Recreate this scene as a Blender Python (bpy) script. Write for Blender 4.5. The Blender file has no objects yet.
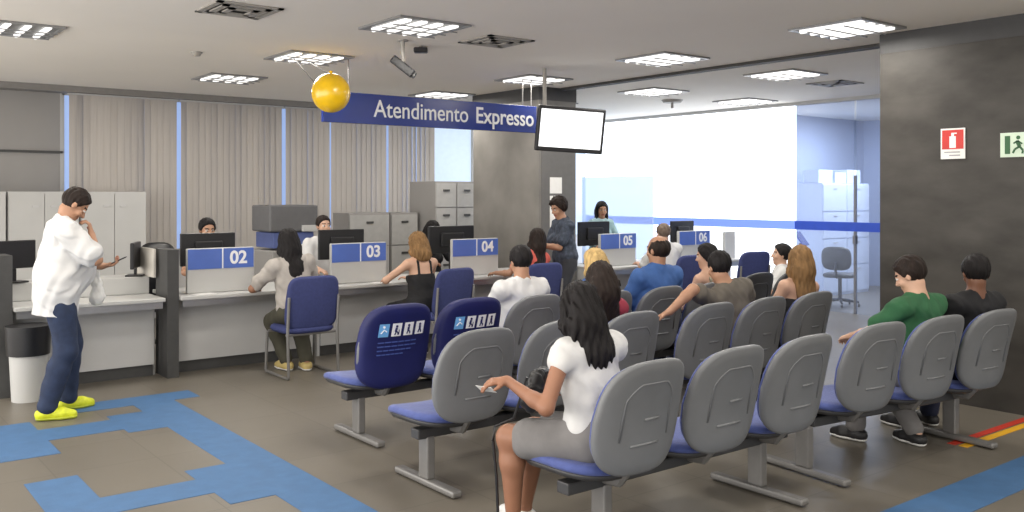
import bpy, bmesh, math, random
import numpy as np
from mathutils import Vector, Matrix

random.seed(7)
SC = bpy.context.scene
COL = SC.collection
R = math.radians
PI = math.pi

# ------------------------------------------------------------------ materials
MATS = {}


def mat(name, col, rough=0.55, metal=0.0, var=0.06, scale=12.0, emit=None, estr=0.0, bump=0.0, bscale=200.0, spec=0.5, stretch=None, coat=0.0, sheen=0.0):
    if name in MATS:
        return MATS[name]
    m = bpy.data.materials.new(name)
    m.use_nodes = True
    nt = m.node_tree
    b = nt.nodes['Principled BSDF']
    b.inputs['Roughness'].default_value = rough
    b.inputs['Metallic'].default_value = metal
    b.inputs['Specular IOR Level'].default_value = spec
    if coat:
        b.inputs['Coat Weight'].default_value = coat
    if sheen:
        b.inputs['Sheen Weight'].default_value = sheen
    tc = nt.nodes.new('ShaderNodeTexCoord')
    mp = nt.nodes.new('ShaderNodeMapping')
    if stretch:
        mp.inputs['Scale'].default_value = stretch
    nt.links.new(tc.outputs['Object'], mp.inputs['Vector'])
    nz = nt.nodes.new('ShaderNodeTexNoise')
    nz.inputs['Scale'].default_value = scale
    nz.inputs['Detail'].default_value = 5
    nt.links.new(mp.outputs['Vector'], nz.inputs['Vector'])
    rp = nt.nodes.new('ShaderNodeValToRGB')
    rp.color_ramp.elements[0].position = 0.3
    rp.color_ramp.elements[1].position = 0.7
    rp.color_ramp.elements[0].color = tuple(max(0, c * (1 - var)) for c in col) + (1,)
    rp.color_ramp.elements[1].color = tuple(min(1, c * (1 + var)) for c in col) + (1,)
    nt.links.new(nz.outputs['Fac'], rp.inputs['Fac'])
    nt.links.new(rp.outputs['Color'], b.inputs['Base Color'])
    if bump:
        n2 = nt.nodes.new('ShaderNodeTexNoise')
        n2.inputs['Scale'].default_value = bscale
        bp = nt.nodes.new('ShaderNodeBump')
        bp.inputs['Strength'].default_value = bump
        bp.inputs['Distance'].default_value = 0.004
        nt.links.new(mp.outputs['Vector'], n2.inputs['Vector'])
        nt.links.new(n2.outputs['Fac'], bp.inputs['Height'])
        nt.links.new(bp.outputs['Normal'], b.inputs['Normal'])
    if emit:
        b.inputs['Emission Color'].default_value = tuple(emit) + (1,)
        b.inputs['Emission Strength'].default_value = estr
    MATS[name] = m
    return m


def srgb(r, g, b):
    f = lambda c: (c / 255 / 12.92) if c / 255 <= 0.04045 else ((c / 255 + 0.055) / 1.055) ** 2.4
    return (f(r), f(g), f(b))


def glass_mat(name, tint, mix):
    m = bpy.data.materials.new(name)
    m.use_nodes = True
    nt = m.node_tree
    b = nt.nodes['Principled BSDF']
    b.inputs['Base Color'].default_value = tuple(tint) + (1,)
    b.inputs['Roughness'].default_value = 0.15
    out = nt.nodes['Material Output']
    tr = nt.nodes.new('ShaderNodeBsdfTransparent')
    tr.inputs['Color'].default_value = tuple(0.6 + 0.4 * c for c in tint) + (1,)
    mx = nt.nodes.new('ShaderNodeMixShader')
    nz = nt.nodes.new('ShaderNodeTexNoise')
    nz.inputs['Scale'].default_value = 1.5
    mr = nt.nodes.new('ShaderNodeMapRange')
    mr.inputs['To Min'].default_value = mix * 0.85
    mr.inputs['To Max'].default_value = mix * 1.15
    nt.links.new(nz.outputs['Fac'], mr.inputs['Value'])
    nt.links.new(mr.outputs['Result'], mx.inputs['Fac'])
    nt.links.new(tr.outputs[0], mx.inputs[1])
    nt.links.new(b.outputs[0], mx.inputs[2])
    nt.links.new(mx.outputs[0], out.inputs['Surface'])
    MATS[name] = m
    return m


M_ceil = mat('ceiling_paint', (0.88, 0.84, 0.775), 0.9, var=0.02, scale=0.8)
M_wall = mat('wall_paint', (0.62, 0.61, 0.60), 0.85, var=0.02, scale=1.5)
M_panelgrey = mat('grey_wall_panel', (0.30, 0.29, 0.28), 0.6, var=0.03, scale=2)
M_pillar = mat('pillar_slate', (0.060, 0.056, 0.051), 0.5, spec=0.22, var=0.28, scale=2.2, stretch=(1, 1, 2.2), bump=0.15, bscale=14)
M_pillarlit = mat('pillar_slate_lit', (0.20, 0.19, 0.175), 0.35, var=0.18, scale=2.2, bump=0.1, bscale=14)  # lighter copy of the slate, window light on the far pillar painted in
M_pillarcap = mat('pillar_cap', (0.05, 0.05, 0.052), 0.6)
M_cav = mat('dark_recess', (0.05, 0.048, 0.045), 0.7)
M_blue = mat('carpet_blue', srgb(64, 103, 146), 0.6, var=0.10, scale=9, bump=0.2, bscale=300)
M_white = mat('white_laminate', (0.50, 0.50, 0.49), 0.45, var=0.03, scale=3)
M_greylam = mat('grey_laminate', (0.52, 0.52, 0.52), 0.5, var=0.03, scale=3)
M_dark = mat('charcoal_laminate', (0.055, 0.055, 0.055), 0.5, var=0.1)
M_black = mat('black_plastic', (0.012, 0.012, 0.014), 0.35, var=0.1)
M_shell = mat('grey_shell_plastic', srgb(112, 114, 117), 0.42, var=0.05, scale=8, bump=0.06, bscale=350)
M_seatblue = mat('blue_upholstery', srgb(70, 84, 144), 0.75, var=0.12, scale=30, bump=0.25, bscale=400, sheen=0.2)
M_steel = mat('grey_painted_steel', (0.21, 0.205, 0.20), 0.4, metal=0.35, var=0.06)
M_beam = mat('dark_steel_beam', (0.06, 0.06, 0.063), 0.45, metal=0.3)
M_chrome = mat('brushed_steel', (0.5, 0.5, 0.5), 0.3, metal=0.9, var=0.05)
M_cover = mat('navy_cover_cloth', srgb(13, 20, 82), 0.6, var=0.15, scale=5, bump=0.15, bscale=60)
M_chairblue = mat('navy_chair_fabric', srgb(52, 60, 108), 0.8, var=0.12, scale=40, bump=0.2, bscale=400)
M_signblue = mat('sign_navy', srgb(33, 54, 134), 0.25, var=0.05, scale=3)
M_bandblue = mat('counter_sign_blue', srgb(84, 112, 190), 0.3, var=0.08, scale=4)
M_txt = mat('white_lettering', (0.85, 0.86, 0.88), 0.5, var=0.01)
M_ltblue = mat('light_blue_print', srgb(110, 170, 225), 0.5)
M_printfaint = mat('faint_print', srgb(66, 84, 150), 0.6)
M_yellow = mat('yellow_balloon', srgb(236, 190, 20), 0.25, var=0.16, scale=5, coat=0.4)
M_red = mat('sign_red', srgb(196, 40, 32), 0.4)
M_green = mat('sign_green', srgb(24, 86, 40), 0.4)
M_string = mat('string_grey', (0.03, 0.03, 0.03), 0.8)
M_blind = mat('blind_fabric', (0.52, 0.485, 0.45), 0.8, var=0.05, scale=6, stretch=(8, 8, 0.4))
M_tube = mat('lamp_tube', (0.9, 0.9, 0.9), 0.3, emit=(1.0, 0.98, 0.95), estr=1.25)
M_lampbox = mat('lamp_reflector', (0.27, 0.27, 0.27), 0.35, metal=0.3)
M_lampdif = mat('lamp_diffuser', (0.9, 0.9, 0.9), 0.4, emit=(1.0, 0.99, 0.97), estr=1.15)
M_vent = mat('vent_metal', (0.36, 0.34, 0.31), 0.5)
M_screen = mat('lit_screen', (0.8, 0.8, 0.8), 0.4, emit=(0.93, 0.96, 1.0), estr=0.95)
M_skywin = mat('sky_window', (0.2, 0.3, 0.5), 0.2, emit=(0.42, 0.56, 0.92), estr=0.75)
M_skypale = mat('pale_sky_window', (0.3, 0.35, 0.4), 0.2, emit=(0.60, 0.74, 0.92), estr=0.85)
M_bright = mat('daylit_frosted_pane', (0.8, 0.85, 0.95), 0.5, var=0.02, emit=(0.90, 0.95, 1.0), estr=1.85)
M_stripe = mat('stripe_blue_film', srgb(50, 84, 200), 0.4, var=0.05)
M_stripelit = mat('backlit_blue_film', srgb(80, 110, 210), 0.4, var=0.02, emit=(0.22, 0.32, 0.72), estr=0.9)
M_paper = mat('white_paper', (0.8, 0.8, 0.78), 0.7, var=0.02)
M_clear = glass_mat('clear_glass', (0.72, 0.80, 0.98), 0.10)
M_frost = glass_mat('frosted_glass', (0.66, 0.76, 0.92), 0.45)
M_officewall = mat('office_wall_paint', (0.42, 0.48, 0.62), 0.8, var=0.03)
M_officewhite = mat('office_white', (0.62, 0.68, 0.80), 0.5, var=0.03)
M_linered = mat('line_red', srgb(190, 50, 30), 0.6)
M_lineyel = mat('line_yellow', srgb(220, 165, 30), 0.6)
M_bagwhite = mat('white_bag_film', (0.74, 0.74, 0.72), 0.35, var=0.05)


def floor_mat():
    m = mat('floor_vinyl', (0.160, 0.143, 0.118), 0.40, var=0.08, scale=1.2, bump=0.12, bscale=120, spec=0.42)
    nt = m.node_tree
    b = nt.nodes['Principled BSDF']
    src = b.inputs['Base Color'].links[0].from_socket
    tc = [n for n in nt.nodes if n.type == 'TEX_COORD'][0]
    br = nt.nodes.new('ShaderNodeTexBrick')
    br.offset = 0.0
    br.inputs['Scale'].default_value = 1.0
    br.inputs['Brick Width'].default_value = 0.61
    br.inputs['Row Height'].default_value = 0.61
    br.inputs['Mortar Size'].default_value = 0.004
    br.inputs['Color1'].default_value = (1, 1, 1, 1)
    br.inputs['Color2'].default_value = (0.92, 0.92, 0.92, 1)
    br.inputs['Mortar'].default_value = (0.72, 0.72, 0.72, 1)
    nt.links.new(tc.outputs['Object'], br.inputs['Vector'])
    mx = nt.nodes.new('ShaderNodeMix')
    mx.data_type = 'RGBA'
    mx.blend_type = 'MULTIPLY'
    mx.inputs[0].default_value = 1.0
    nt.links.new(src, mx.inputs[6])
    nt.links.new(br.outputs['Color'], mx.inputs[7])
    nt.links.new(mx.outputs[2], b.inputs['Base Color'])
    return m


M_floor = floor_mat()


# ------------------------------------------------------------------ mesh helpers
class MB:
    def __init__(self):
        self.bm = bmesh.new()

    def _fin(self, verts, mi):
        fs = set()
        for v in verts:
            if v.is_valid:
                fs.update(v.link_faces)
        for f in fs:
            f.material_index = mi
        return self

    def box(self, c, s, rot=None, bevel=0.0, mi=0, seg=2):
        M = Matrix.Translation(Vector(c))
        if rot is not None:
            M = M @ (rot.to_4x4() if isinstance(rot, Matrix) else Matrix.Rotation(rot, 4, 'Z'))
        M = M @ Matrix.Diagonal((s[0], s[1], s[2], 1))
        r = bmesh.ops.create_cube(self.bm, size=1, matrix=M)
        vs = r['verts']
        if bevel:
            es = list({e for v in vs for e in v.link_edges})
            fs0 = set(self.bm.faces) - {f for v in vs for f in v.link_faces}
            bmesh.ops.bevel(self.bm, geom=es, offset=bevel, segments=seg, affect='EDGES', profile=0.5)
            for f in self.bm.faces:
                if f not in fs0:
                    f.material_index = mi
            return self
        return self._fin(vs, mi)

    def b2(self, x0, x1, y0, y1, z0, z1, bevel=0.0, mi=0):
        return self.box(((x0 + x1) / 2, (y0 + y1) / 2, (z0 + z1) / 2), (x1 - x0, y1 - y0, z1 - z0), None, bevel, mi)

    def cyl(self, a, b, r, r2=None, seg=14, mi=0):
        a, b = Vector(a), Vector(b)
        d = b - a
        q = d.to_track_quat('Z', 'Y').to_matrix().to_4x4()
        M = Matrix.Translation((a + b) / 2) @ q
        r_ = bmesh.ops.create_cone(self.bm, cap_ends=True, segments=seg, radius1=r, radius2=r if r2 is None else r2, depth=d.length, matrix=M)
        return self._fin(r_['verts'], mi)

    def ball(self, c, r, mi=0, u=20, v=14, rot=None):
        r = (r, r, r) if not hasattr(r, '__len__') else r
        M = Matrix.Translation(Vector(c))
        if rot is not None:
            M = M @ rot.to_4x4()
        M = M @ Matrix.Diagonal((r[0], r[1], r[2], 1))
        q = bmesh.ops.create_uvsphere(self.bm, u_segments=u, v_segments=v, radius=1, matrix=M)
        return self._fin(q['verts'], mi)

    def tube(self, pts, r, seg=8, mi=0):
        pts = [Vector(p) for p in pts]
        rings = []
        up = Vector((0.13, 0.21, 0.97)).normalized()
        for i, p in enumerate(pts):
            t = (pts[min(i + 1, len(pts) - 1)] - pts[max(i - 1, 0)]).normalized()
            n = t.cross(up)
            if n.length < 1e-3:
                n = t.cross(Vector((1, 0, 0)))
            n.normalize()
            bb = t.cross(n)
            rr = r[i] if hasattr(r, '__len__') else r
            rings.append([self.bm.verts.new(p + n * rr * math.cos(2 * PI * k / seg) + bb * rr * math.sin(2 * PI * k / seg)) for k in range(seg)])
        for i in range(len(rings) - 1):
            for k in range(seg):
                f = self.bm.faces.new((rings[i][k], rings[i][(k + 1) % seg], rings[i + 1][(k + 1) % seg], rings[i + 1][k]))
                f.material_index = mi
        for ring in (rings[0][::-1], rings[-1]):
            f = self.bm.faces.new(ring)
            f.material_index = mi
        return self

    def prism(self, pts, fn, d0, d1, mi=0):
        """pts 2-D outline; fn(x,y,d)->3-D"""
        a = [self.bm.verts.new(fn(x, y, d0)) for x, y in pts]
        b = [self.bm.verts.new(fn(x, y, d1)) for x, y in pts]
        n = len(pts)
        fs = [self.bm.faces.new(a[::-1]), self.bm.faces.new(b)]
        for i in range(n):
            fs.append(self.bm.faces.new((a[i], a[(i + 1) % n], b[(i + 1) % n], b[i])))
        for f in fs:
            f.material_index = mi
        return self

    def pillow(self, outline, prof, fn, mi=0):
        """prof: list of (scale, depth) from one pole to the other; fn(x,y,depth)->3-D"""
        n = len(outline)
        rings = []
        for s, d in prof:
            if s <= 0:
                rings.append([self.bm.verts.new(fn(0, 0, d))])
            else:
                rings.append([self.bm.verts.new(fn(x * s, y * s, d)) for x, y in outline])
        for i in range(len(rings) - 1):
            A, B = rings[i], rings[i + 1]
            for k in range(n):
                k2 = (k + 1) % n
                if len(A) == 1:
                    f = self.bm.faces.new((A[0], B[k2], B[k]))
                elif len(B) == 1:
                    f = self.bm.faces.new((A[k], A[k2], B[0]))
                else:
                    f = self.bm.faces.new((A[k], A[k2], B[k2], B[k]))
                f.material_index = mi
        return self

    def build(self, name, mats, parent=None, loc=None, smooth=False, recalc=True):
        if recalc:
            bmesh.ops.recalc_face_normals(self.bm, faces=self.bm.faces[:])
        me = bpy.data.meshes.new(name)
        self.bm.to_mesh(me)
        self.bm.free()
        for m in (mats if isinstance(mats, (list, tuple)) else [mats]):
            me.materials.append(m)
        if smooth:
            me.polygons.foreach_set('use_smooth', [True] * len(me.polygons))
            if smooth == 'auto':
                me.set_sharp_from_angle(angle=R(38))
        o = bpy.data.objects.new(name, me)
        COL.objects.link(o)
        if parent:
            o.parent = parent
        if loc:
            o.location = loc
        return o


def tag(o, label, cat, group=None, kind=None):
    if label:
        o['label'] = label
    if cat:
        o['category'] = cat
    if group:
        o['group'] = group
    if kind:
        o['kind'] = kind
    return o


def thing(name, label, cat, loc=(0, 0, 0), rz=0.0, group=None):
    o = bpy.data.objects.new(name, None)
    o.empty_display_size = 0.1
    COL.objects.link(o)
    o.location = loc
    o.rotation_euler = (0, 0, rz)
    return tag(o, label, cat, group)


def struct(o):
    o['kind'] = 'structure'
    return o


def copy_tree(o, parent=None):
    c = o.copy()
    COL.objects.link(c)
    if parent:
        c.parent = parent
    for ch in list(o.children):
        copy_tree(ch, c)
    return c


def text_mesh(name, s, size, mats, parent, M, depth=0.004, offset=0.0, align='CENTER', shear=0.0, xs=1.0):
    cu = bpy.data.curves.new(name, 'FONT')
    cu.body = s
    cu.size = size
    cu.extrude = depth
    cu.offset = offset
    cu.align_x = align
    cu.align_y = 'CENTER'
    cu.shear = shear
    tmp = bpy.data.objects.new('tmp_text', cu)
    COL.objects.link(tmp)
    bpy.context.view_layer.update()
    dg = bpy.context.evaluated_depsgraph_get()
    me = bpy.data.meshes.new_from_object(tmp.evaluated_get(dg))
    bpy.data.objects.remove(tmp)
    me.transform(M @ Matrix.Diagonal((xs, 1, 1, 1)))
    me.materials.clear()
    me.materials.append(mats)
    me.name = name
    o = bpy.data.objects.new(name, me)
    COL.objects.link(o)
    o.parent = parent
    return o


FACE_S = Matrix.Rotation(R(90), 4, 'X')            # text readable from -Y (x right, y up -> z)
FACE_W = Matrix.Rotation(R(-90), 4, 'Z') @ Matrix.Rotation(R(90), 4, 'X')   # readable from -X


def superell(a, b, e1=0.6, e2=0.6, n=48, taper=0.0, tb=0.0):
    pts = []
    for k in range(n):
        t = 2 * PI * k / n
        c, s = math.cos(t), math.sin(t)
        x = a * math.copysign(abs(c) ** e1, c)
        y = b * math.copysign(abs(s) ** e2, s)
        x *= 1 - (taper * max(0, y / b)) - (tb * max(0, -y / b) ** 2)
        pts.append((x, y))
    return pts


# ------------------------------------------------------------------ camera
cam = bpy.data.cameras.new('camera')
cam.sensor_width = 36
cam.lens = 916 / 1024 * 36
cam.shift_y = -61 / 1024
cam.clip_end = 200
co = bpy.data.objects.new('camera', cam)
COL.objects.link(co)
co.location = (0, 0, 1.7)
co.rotation_euler = (R(90), 0, -math.atan2(0.614, 0.789))
SC.camera = co

CH = 3.1
# ------------------------------------------------------------------ the setting
X0, X1, Y0, Y1 = -3.0, 16.0, -4.0, 13.0
struct(MB().b2(X0, X1, Y0, Y1 + 0.6, -0.1, 0).build('floor', M_floor))
struct(MB().b2(X0, X1, Y0, Y1 + 0.6, CH, CH + 0.1).build('ceiling', M_ceil))
w = MB()
w.b2(X0, 2.70, 13.0, 13.12, 0, CH)
w.b2(2.70, 12.0, 13.0, 13.12, 0, 0.9, mi=1)
w.b2(9.25, 9.6, 13.0, 13.12, 0.9, CH, mi=1)
w.b2(9.6, 12.0, 13.0, 13.12, 2.95, CH, mi=1)
struct(w.build('wall_back', [M_panelgrey, M_wall]))
struct(MB().b2(X0, 2.70, 12.96, 13.0, 2.24, 2.27).build('trim_1', M_dark))
struct(MB().b2(X0, 9.3, 12.72, 12.98, 3.02, CH).build('trim_2', mat('headrail_grey', (0.22, 0.21, 0.2), 0.6)))


def window(n, x0, x1, z0, z1, m, y=13.02, mull=()):
    root = MB().b2(x0, x1, y, y + 0.02, z0, z1).build('window_%d' % n, m)
    struct(root)
    f = MB()
    for x in [x0, x1] + list(mull):
        f.b2(x - 0.025, x + 0.025, y - 0.03, y - 0.002, z0, z1)
    f.b2(x0, x1, y - 0.03, y - 0.002, z0, z0 + 0.05)
    f.b2(x0, x1, y - 0.03, y - 0.002, z1 - 0.05, z1)
    f.build('window_frame', M_white, root)


window(1, 2.70, 5.7, 0.9, 3.05, M_skywin)
window(2, 5.7, 8.35, 0.9, 3.05, M_skywin)
window(3, 8.37, 9.25, 0.9, 3.05, M_skypale)
window(4, 9.6, 11.95, 0.9, 2.95, M_skypale, mull=(10.1, 10.9))

# glass partition on the right
gl = MB().b2(11.9, 11.93, 8.31, 13.0, 0.0, CH).build('wall_right', M_bright)
struct(gl)
g2 = MB().b2(11.905, 11.92, 7.34, 8.31, 0.0, CH - 0.02).build('window_5', M_clear)
struct(g2)
g3 = MB().b2(11.905, 11.92, 3.2, 7.295, 0.0, CH - 0.02).build('door_1', M_clear)
struct(g3)
fm = MB()
fm.b2(11.895, 11.93, 7.30, 7.335, 0, 1.98)
fm.b2(11.87, 11.95, 7.30, 7.335, 1.0, 1.12)
fm.build('door_frame', mat('door_frame_grey', (0.2, 0.21, 0.25), 0.4), g3)
struct(MB().b2(11.885, 11.899, 3.2, 8.31, 1.18, 1.31).b2(11.885, 11.899, 8.31, 12.98, 1.18, 1.31, mi=1).build('trim_3', [M_stripe, M_stripelit]))
struct(MB().b2(11.86, 11.96, 3.2, 12.98, CH - 0.05, CH).build('trim_4', M_greylam))
# office behind the glass
ow = MB()
ow.b2(15.9, 16.0, 3.2, 13.0, 0, CH)
ow.b2(11.93, 15.9, 9.6, 9.7, 0, CH)
struct(ow.build('wall_office', M_officewall))
struct(MB().b2(11.9, 16.0, 3.1, 3.2, 0, CH).build('wall_front', M_officewall))
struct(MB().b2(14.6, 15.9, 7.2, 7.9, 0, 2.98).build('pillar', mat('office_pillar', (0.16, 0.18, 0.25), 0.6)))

# pillars
struct(MB().b2(7.52, 8.15, 9.1, 10.55, 0, 2.93).build('pillar', M_pillarlit))
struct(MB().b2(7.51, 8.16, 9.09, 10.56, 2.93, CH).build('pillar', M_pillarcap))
struct(MB().b2(7.56, 8.15, 9.094, 9.1, 0, 2.93).build('pillar', mat('pillar_shaded_side', (0.13, 0.127, 0.122), 0.5)))  # thin facing, painted darker as the pillar's less lit side
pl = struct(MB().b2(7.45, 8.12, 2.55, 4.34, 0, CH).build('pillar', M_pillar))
MB().b2(7.444, 7.45, 2.55, 4.34, 2.93, CH).build('pillar_cap', M_pillarcap, pl)

# ceiling track between the pillars
struct(MB().b2(7.86, 7.98, 4.5, 9.05, CH - 0.03, CH).build('trim_5', M_cav))

# carpet inlay
cp = MB()
for x0, x1, y0, y1 in [(2.13, 2.45, 2.66, 7.72), (1.6, 2.67, 7.72, 8.02), (1.86, 2.13, 6.85, 7.45), (1.36, 1.86, 6.97, 7.32),
                       (0.4, 1.36, 6.58, 7.62), (1.04, 1.33, 4.4, 6.0), (1.33, 1.87, 5.17, 5.47), (1.87, 2.13, 4.92, 5.68)]:
    cp.b2(x0, x1, y0, y1, 0.0, 0.003)
cp.b2(2.45, 7.44, 2.36, 2.66, 0, 0.003)
cp.b2(2.13, 2.45, 2.36, 2.66, 0, 0.003)
struct(cp.build('trim_6', M_blue))
struct(MB().b2(6.2, 7.44, 3.06, 3.12, 0, 0.003, mi=0).b2(6.2, 7.44, 2.98, 3.04, 0, 0.003, mi=1).build('trim_7', [M_linered, M_lineyel]))

# ------------------------------------------------------------------ ceiling fittings
LAMPS = [(1.41, 8.62), (4.05, 10.7), (4.08, 8.6), (4.02, 6.48), (7.0, 8.57), (7.05, 10.65), (6.98, 6.46), (6.92, 4.33),
         (9.0, 6.42), (9.08, 8.57), (11.1, 8.62), (9.0, 10.7), (9.0, 4.33)]
LAMP_LBL = ['ceiling lamp at the far left edge above the standing man', 'small ceiling lamp nearest the blinds, above the numbered desk 02',
            'ceiling lamp from which the yellow balloon hangs', 'large four-tube ceiling lamp in front of the security camera',
            'ceiling lamp above the right end of the navy hanging sign', 'ceiling lamp behind the navy hanging sign, near the filing cabinets',
            'ceiling lamp in the middle, left of the dark ceiling track', 'bright ceiling lamp beside the big dark pillar',
            'ceiling lamp just right of the dark ceiling track', 'ceiling lamp above the hanging television, right of the track',
            'ceiling lamp next to the top of the bright glass wall', 'ceiling lamp beyond the far dark pillar by the window', 'ceiling lamp hidden behind the big dark pillar']
for i, (x, y) in enumerate(LAMPS):
    if i == 12:
        continue
    t = thing('ceiling_lamp', LAMP_LBL[i], 'lamp', (x, y, CH), 0, 'square recessed ceiling lamps')
    s = 0.34
    f = MB()
    for a, b, c, d in [(-s, s, -s, -s + 0.03), (-s, s, s - 0.03, s), (-s, -s + 0.03, -s + 0.03, s - 0.03), (s - 0.03, s, -s + 0.03, s - 0.03)]:
        f.b2(a, b, c, d, -0.018, -0.001)
    f.build('frame', M_lampbox, t)
    MB().b2(-s + 0.03, s - 0.03, -s + 0.03, s - 0.03, -0.006, -0.001).build('reflector', M_lampbox if i < 8 else M_lampdif, t)
    for k in range(4):
        xx = -0.225 + 0.15 * k
        MB().cyl((xx, -0.29, -0.014), (xx, 0.29, -0.016), 0.021, seg=10).build('tube', M_tube, t, smooth='auto')
    lv = MB()
    for k in range(3):
        yy = -0.17 + 0.17 * k
        lv.b2(-s + 0.03, s - 0.03, yy - 0.003, yy + 0.003, -0.05, -0.04)
    lv.build('louver', M_lampbox, t)

for x, y, lb in [(2.62, 6.72, 'square ceiling vent at the top edge, above the standing man'), (5.0, 6.66, 'square ceiling vent right of the security camera'),
                 (10.22, 6.56, 'square ceiling vent near the big dark pillar, beyond the track')]:
    t = thing('ceiling_vent', lb, 'vent', (x, y, CH), 0, 'square ceiling vents')
    f = MB()
    for k, s in enumerate((0.25, 0.18, 0.11)):
        zz = -0.012 - 0.006 * (k)
        for a, b, c, d in [(-s, s, -s, -s + 0.045), (-s, s, s - 0.045, s), (-s, -s + 0.045, -s, s), (s - 0.045, s, -s, s)]:
            f.b2(a, b, c, d, zz, zz + 0.01)
    f.build('frame', M_vent, t)
    MB().b2(-0.235, 0.235, -0.235, 0.235, -0.006, -0.001).build('backing', M_cav, t)
t = thing('smoke_detector', 'small round smoke detector on the ceiling above the blinds', 'smoke detector', (3.07, 8.97, CH))
MB().cyl((0, 0, -0.012), (0, 0, -0.001), 0.055, seg=20).build('base', M_vent, t, smooth='auto')
MB().cyl((0, 0, -0.04), (0, 0, -0.012), 0.032, 0.048, seg=20).build('sensor', M_vent, t, smooth='auto')
t = thing('wireless_antenna', 'small grey fitting hanging from the ceiling above the television', 'antenna', (10.15, 9.2, CH))
MB().cyl((0, 0, -0.04), (0, 0, -0.001), 0.13, 0.16, seg=24).build('base', M_vent, t, smooth='auto')
MB().cyl((0, 0, -0.12), (0, 0, -0.04), 0.02, seg=12).build('stem', M_vent, t, smooth='auto')

# security camera
t = thing('security_camera', 'dark security camera on a short pole under the ceiling', 'camera', (4.3, 7.13, CH))
MB().cyl((0, 0, -0.012), (0, 0, -0.001), 0.05, seg=20).build('base', M_vent, t, smooth='auto')
MB().cyl((0, 0, -0.2), (0, 0, -0.01), 0.018, seg=12).build('pole', M_vent, t, smooth='auto')
rt = Matrix.Rotation(R(-38), 3, 'Z') @ Matrix.Rotation(R(38), 3, 'Y')
MB().box((0.0, 0.0, -0.24), (0.24, 0.075, 0.075), rt, 0.012).build('body', M_black, t)
p = rt @ Vector((0.14, 0, 0))
p0 = rt @ Vector((0.11, 0, 0))
MB().cyl((p0.x, p0.y, -0.24 + p0.z), (p.x, p.y, -0.24 + p.z), 0.03, seg=16).build('lens', M_dark, t, smooth='auto')
t = thing('alarm_speaker', 'small black box under the ceiling right of the security camera', 'sensor', (4.61, 7.32, CH))
MB().box((0, 0, -0.04), (0.13, 0.09, 0.05), R(-35), 0.012).build('body', M_black, t)
MB().b2(-0.012, 0.012, -0.012, 0.012, -0.017, -0.001).build('bracket', M_vent, t)

# yellow balloon on two strings
t = thing('balloon', 'shiny yellow ball hanging on two strings beside the navy sign', 'balloon', (4.03, 8.01, 2.68))
MB().ball((0, 0, 0), (0.185, 0.185, 0.19), u=32, v=20).build('globe', M_yellow, t, smooth=True)
MB().cyl((0.0, 0, 0.185), (0, 0, 0.21), 0.012, 0.02, seg=10).build('knot', M_yellow, t)
for dx, dy, sx in [(-0.12, 0.62, -0.165), (0.05, 0.72, -0.02)]:
    MB().tube([(sx, 0.03, 0.10 if sx < -0.1 else 0.19), (dx, dy, 0.419)], 0.0035, 6).build('string', M_string, t)

# hanging sign
t = thing('hanging_sign', 'long navy hanging sign with white lettering above the desks', 'sign', (5.575, 8.5, 2.6))
MB().box((0, 0, 0), (2.79, 0.05, 0.317), None, 0.004).build('board', M_signblue, t)
for word, cx, wdt, off in (('Atendimento', -0.215, 1.21, 0.001), ('Expresso', 0.925, 0.84, 0.003)):
    o = text_mesh('lettering', word, 0.26, M_txt, t, FACE_S, 0.003, off, 'CENTER')
    xs = [v.co.x for v in o.data.vertices]
    k = wdt / (max(xs) - min(xs))
    o.data.transform(Matrix.Translation((cx, -0.027, 0.0)) @ Matrix.Diagonal((k, 1, 1, 1)) @ Matrix.Translation((-(max(xs) + min(xs)) / 2, 0, 0)))
for xx in (-1.1, 1.2, 1.33):
    MB().cyl((xx, 0, 0.155), (xx, 0, 0.499), 0.006, seg=8).build('hanger', M_steel, t)

# television
t = thing('television', 'black television with a white screen hanging beside the navy sign', 'television', (6.73, 7.6, 2.42), R(-24))
rl = Matrix.Rotation(R(3.0), 4, 'Y')
o = MB().box((0, 0, 0), (0.78, 0.06, 0.50), None, 0.012).build('casing', M_black, t)
o.rotation_euler = (R(8), R(3.0), 0)
s = MB().b2(-0.355, 0.355, -0.034, -0.029, -0.2, 0.215).build('screen', M_screen, o)
br = MB().cyl((-0.28, 0.05, 0.1), (-0.28, 0.05, 0.679), 0.022, seg=14).box((-0.2, 0.06, 0.1), (0.3, 0.04, 0.16), None, 0.005)
br.build('ceiling_mount', M_vent, t)

# ------------------------------------------------------------------ blinds
BL = [(2.755, 4.12, 'vertical blind at the left, between the grey wall and the blue gap'), (4.175, 5.66, 'vertical blind in the middle, behind desks 02 and 03'),
      (5.72, 6.44, 'narrow vertical blind right of the middle blind'), (6.47, 7.44, 'vertical blind above the low filing cabinets'), (7.48, 8.36, 'vertical blind next to the open pale window')]
for x0, x1, lb in BL:
    t = thing('vertical_blind', lb, 'blind', (x0, 12.85, 0), 0, 'vertical blinds on the window wall')
    n = max(4, int((x1 - x0) / 0.085))
    sl = MB()
    for k in range(n):
        cx = (k + 0.5) * (x1 - x0) / n
        a = R(random.uniform(3, 17))
        if random.random() < 0.09:
            a = R(24)
        sl.box((cx, 0, 1.96), (0.099, 0.002, 2.1), a)
    sl.build('slats', M_blind, t)
    MB().b2(-0.02, x1 - x0 + 0.02, -0.03, 0.03, 3.0, 3.018).build('headrail', M_greylam, t)

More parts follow.
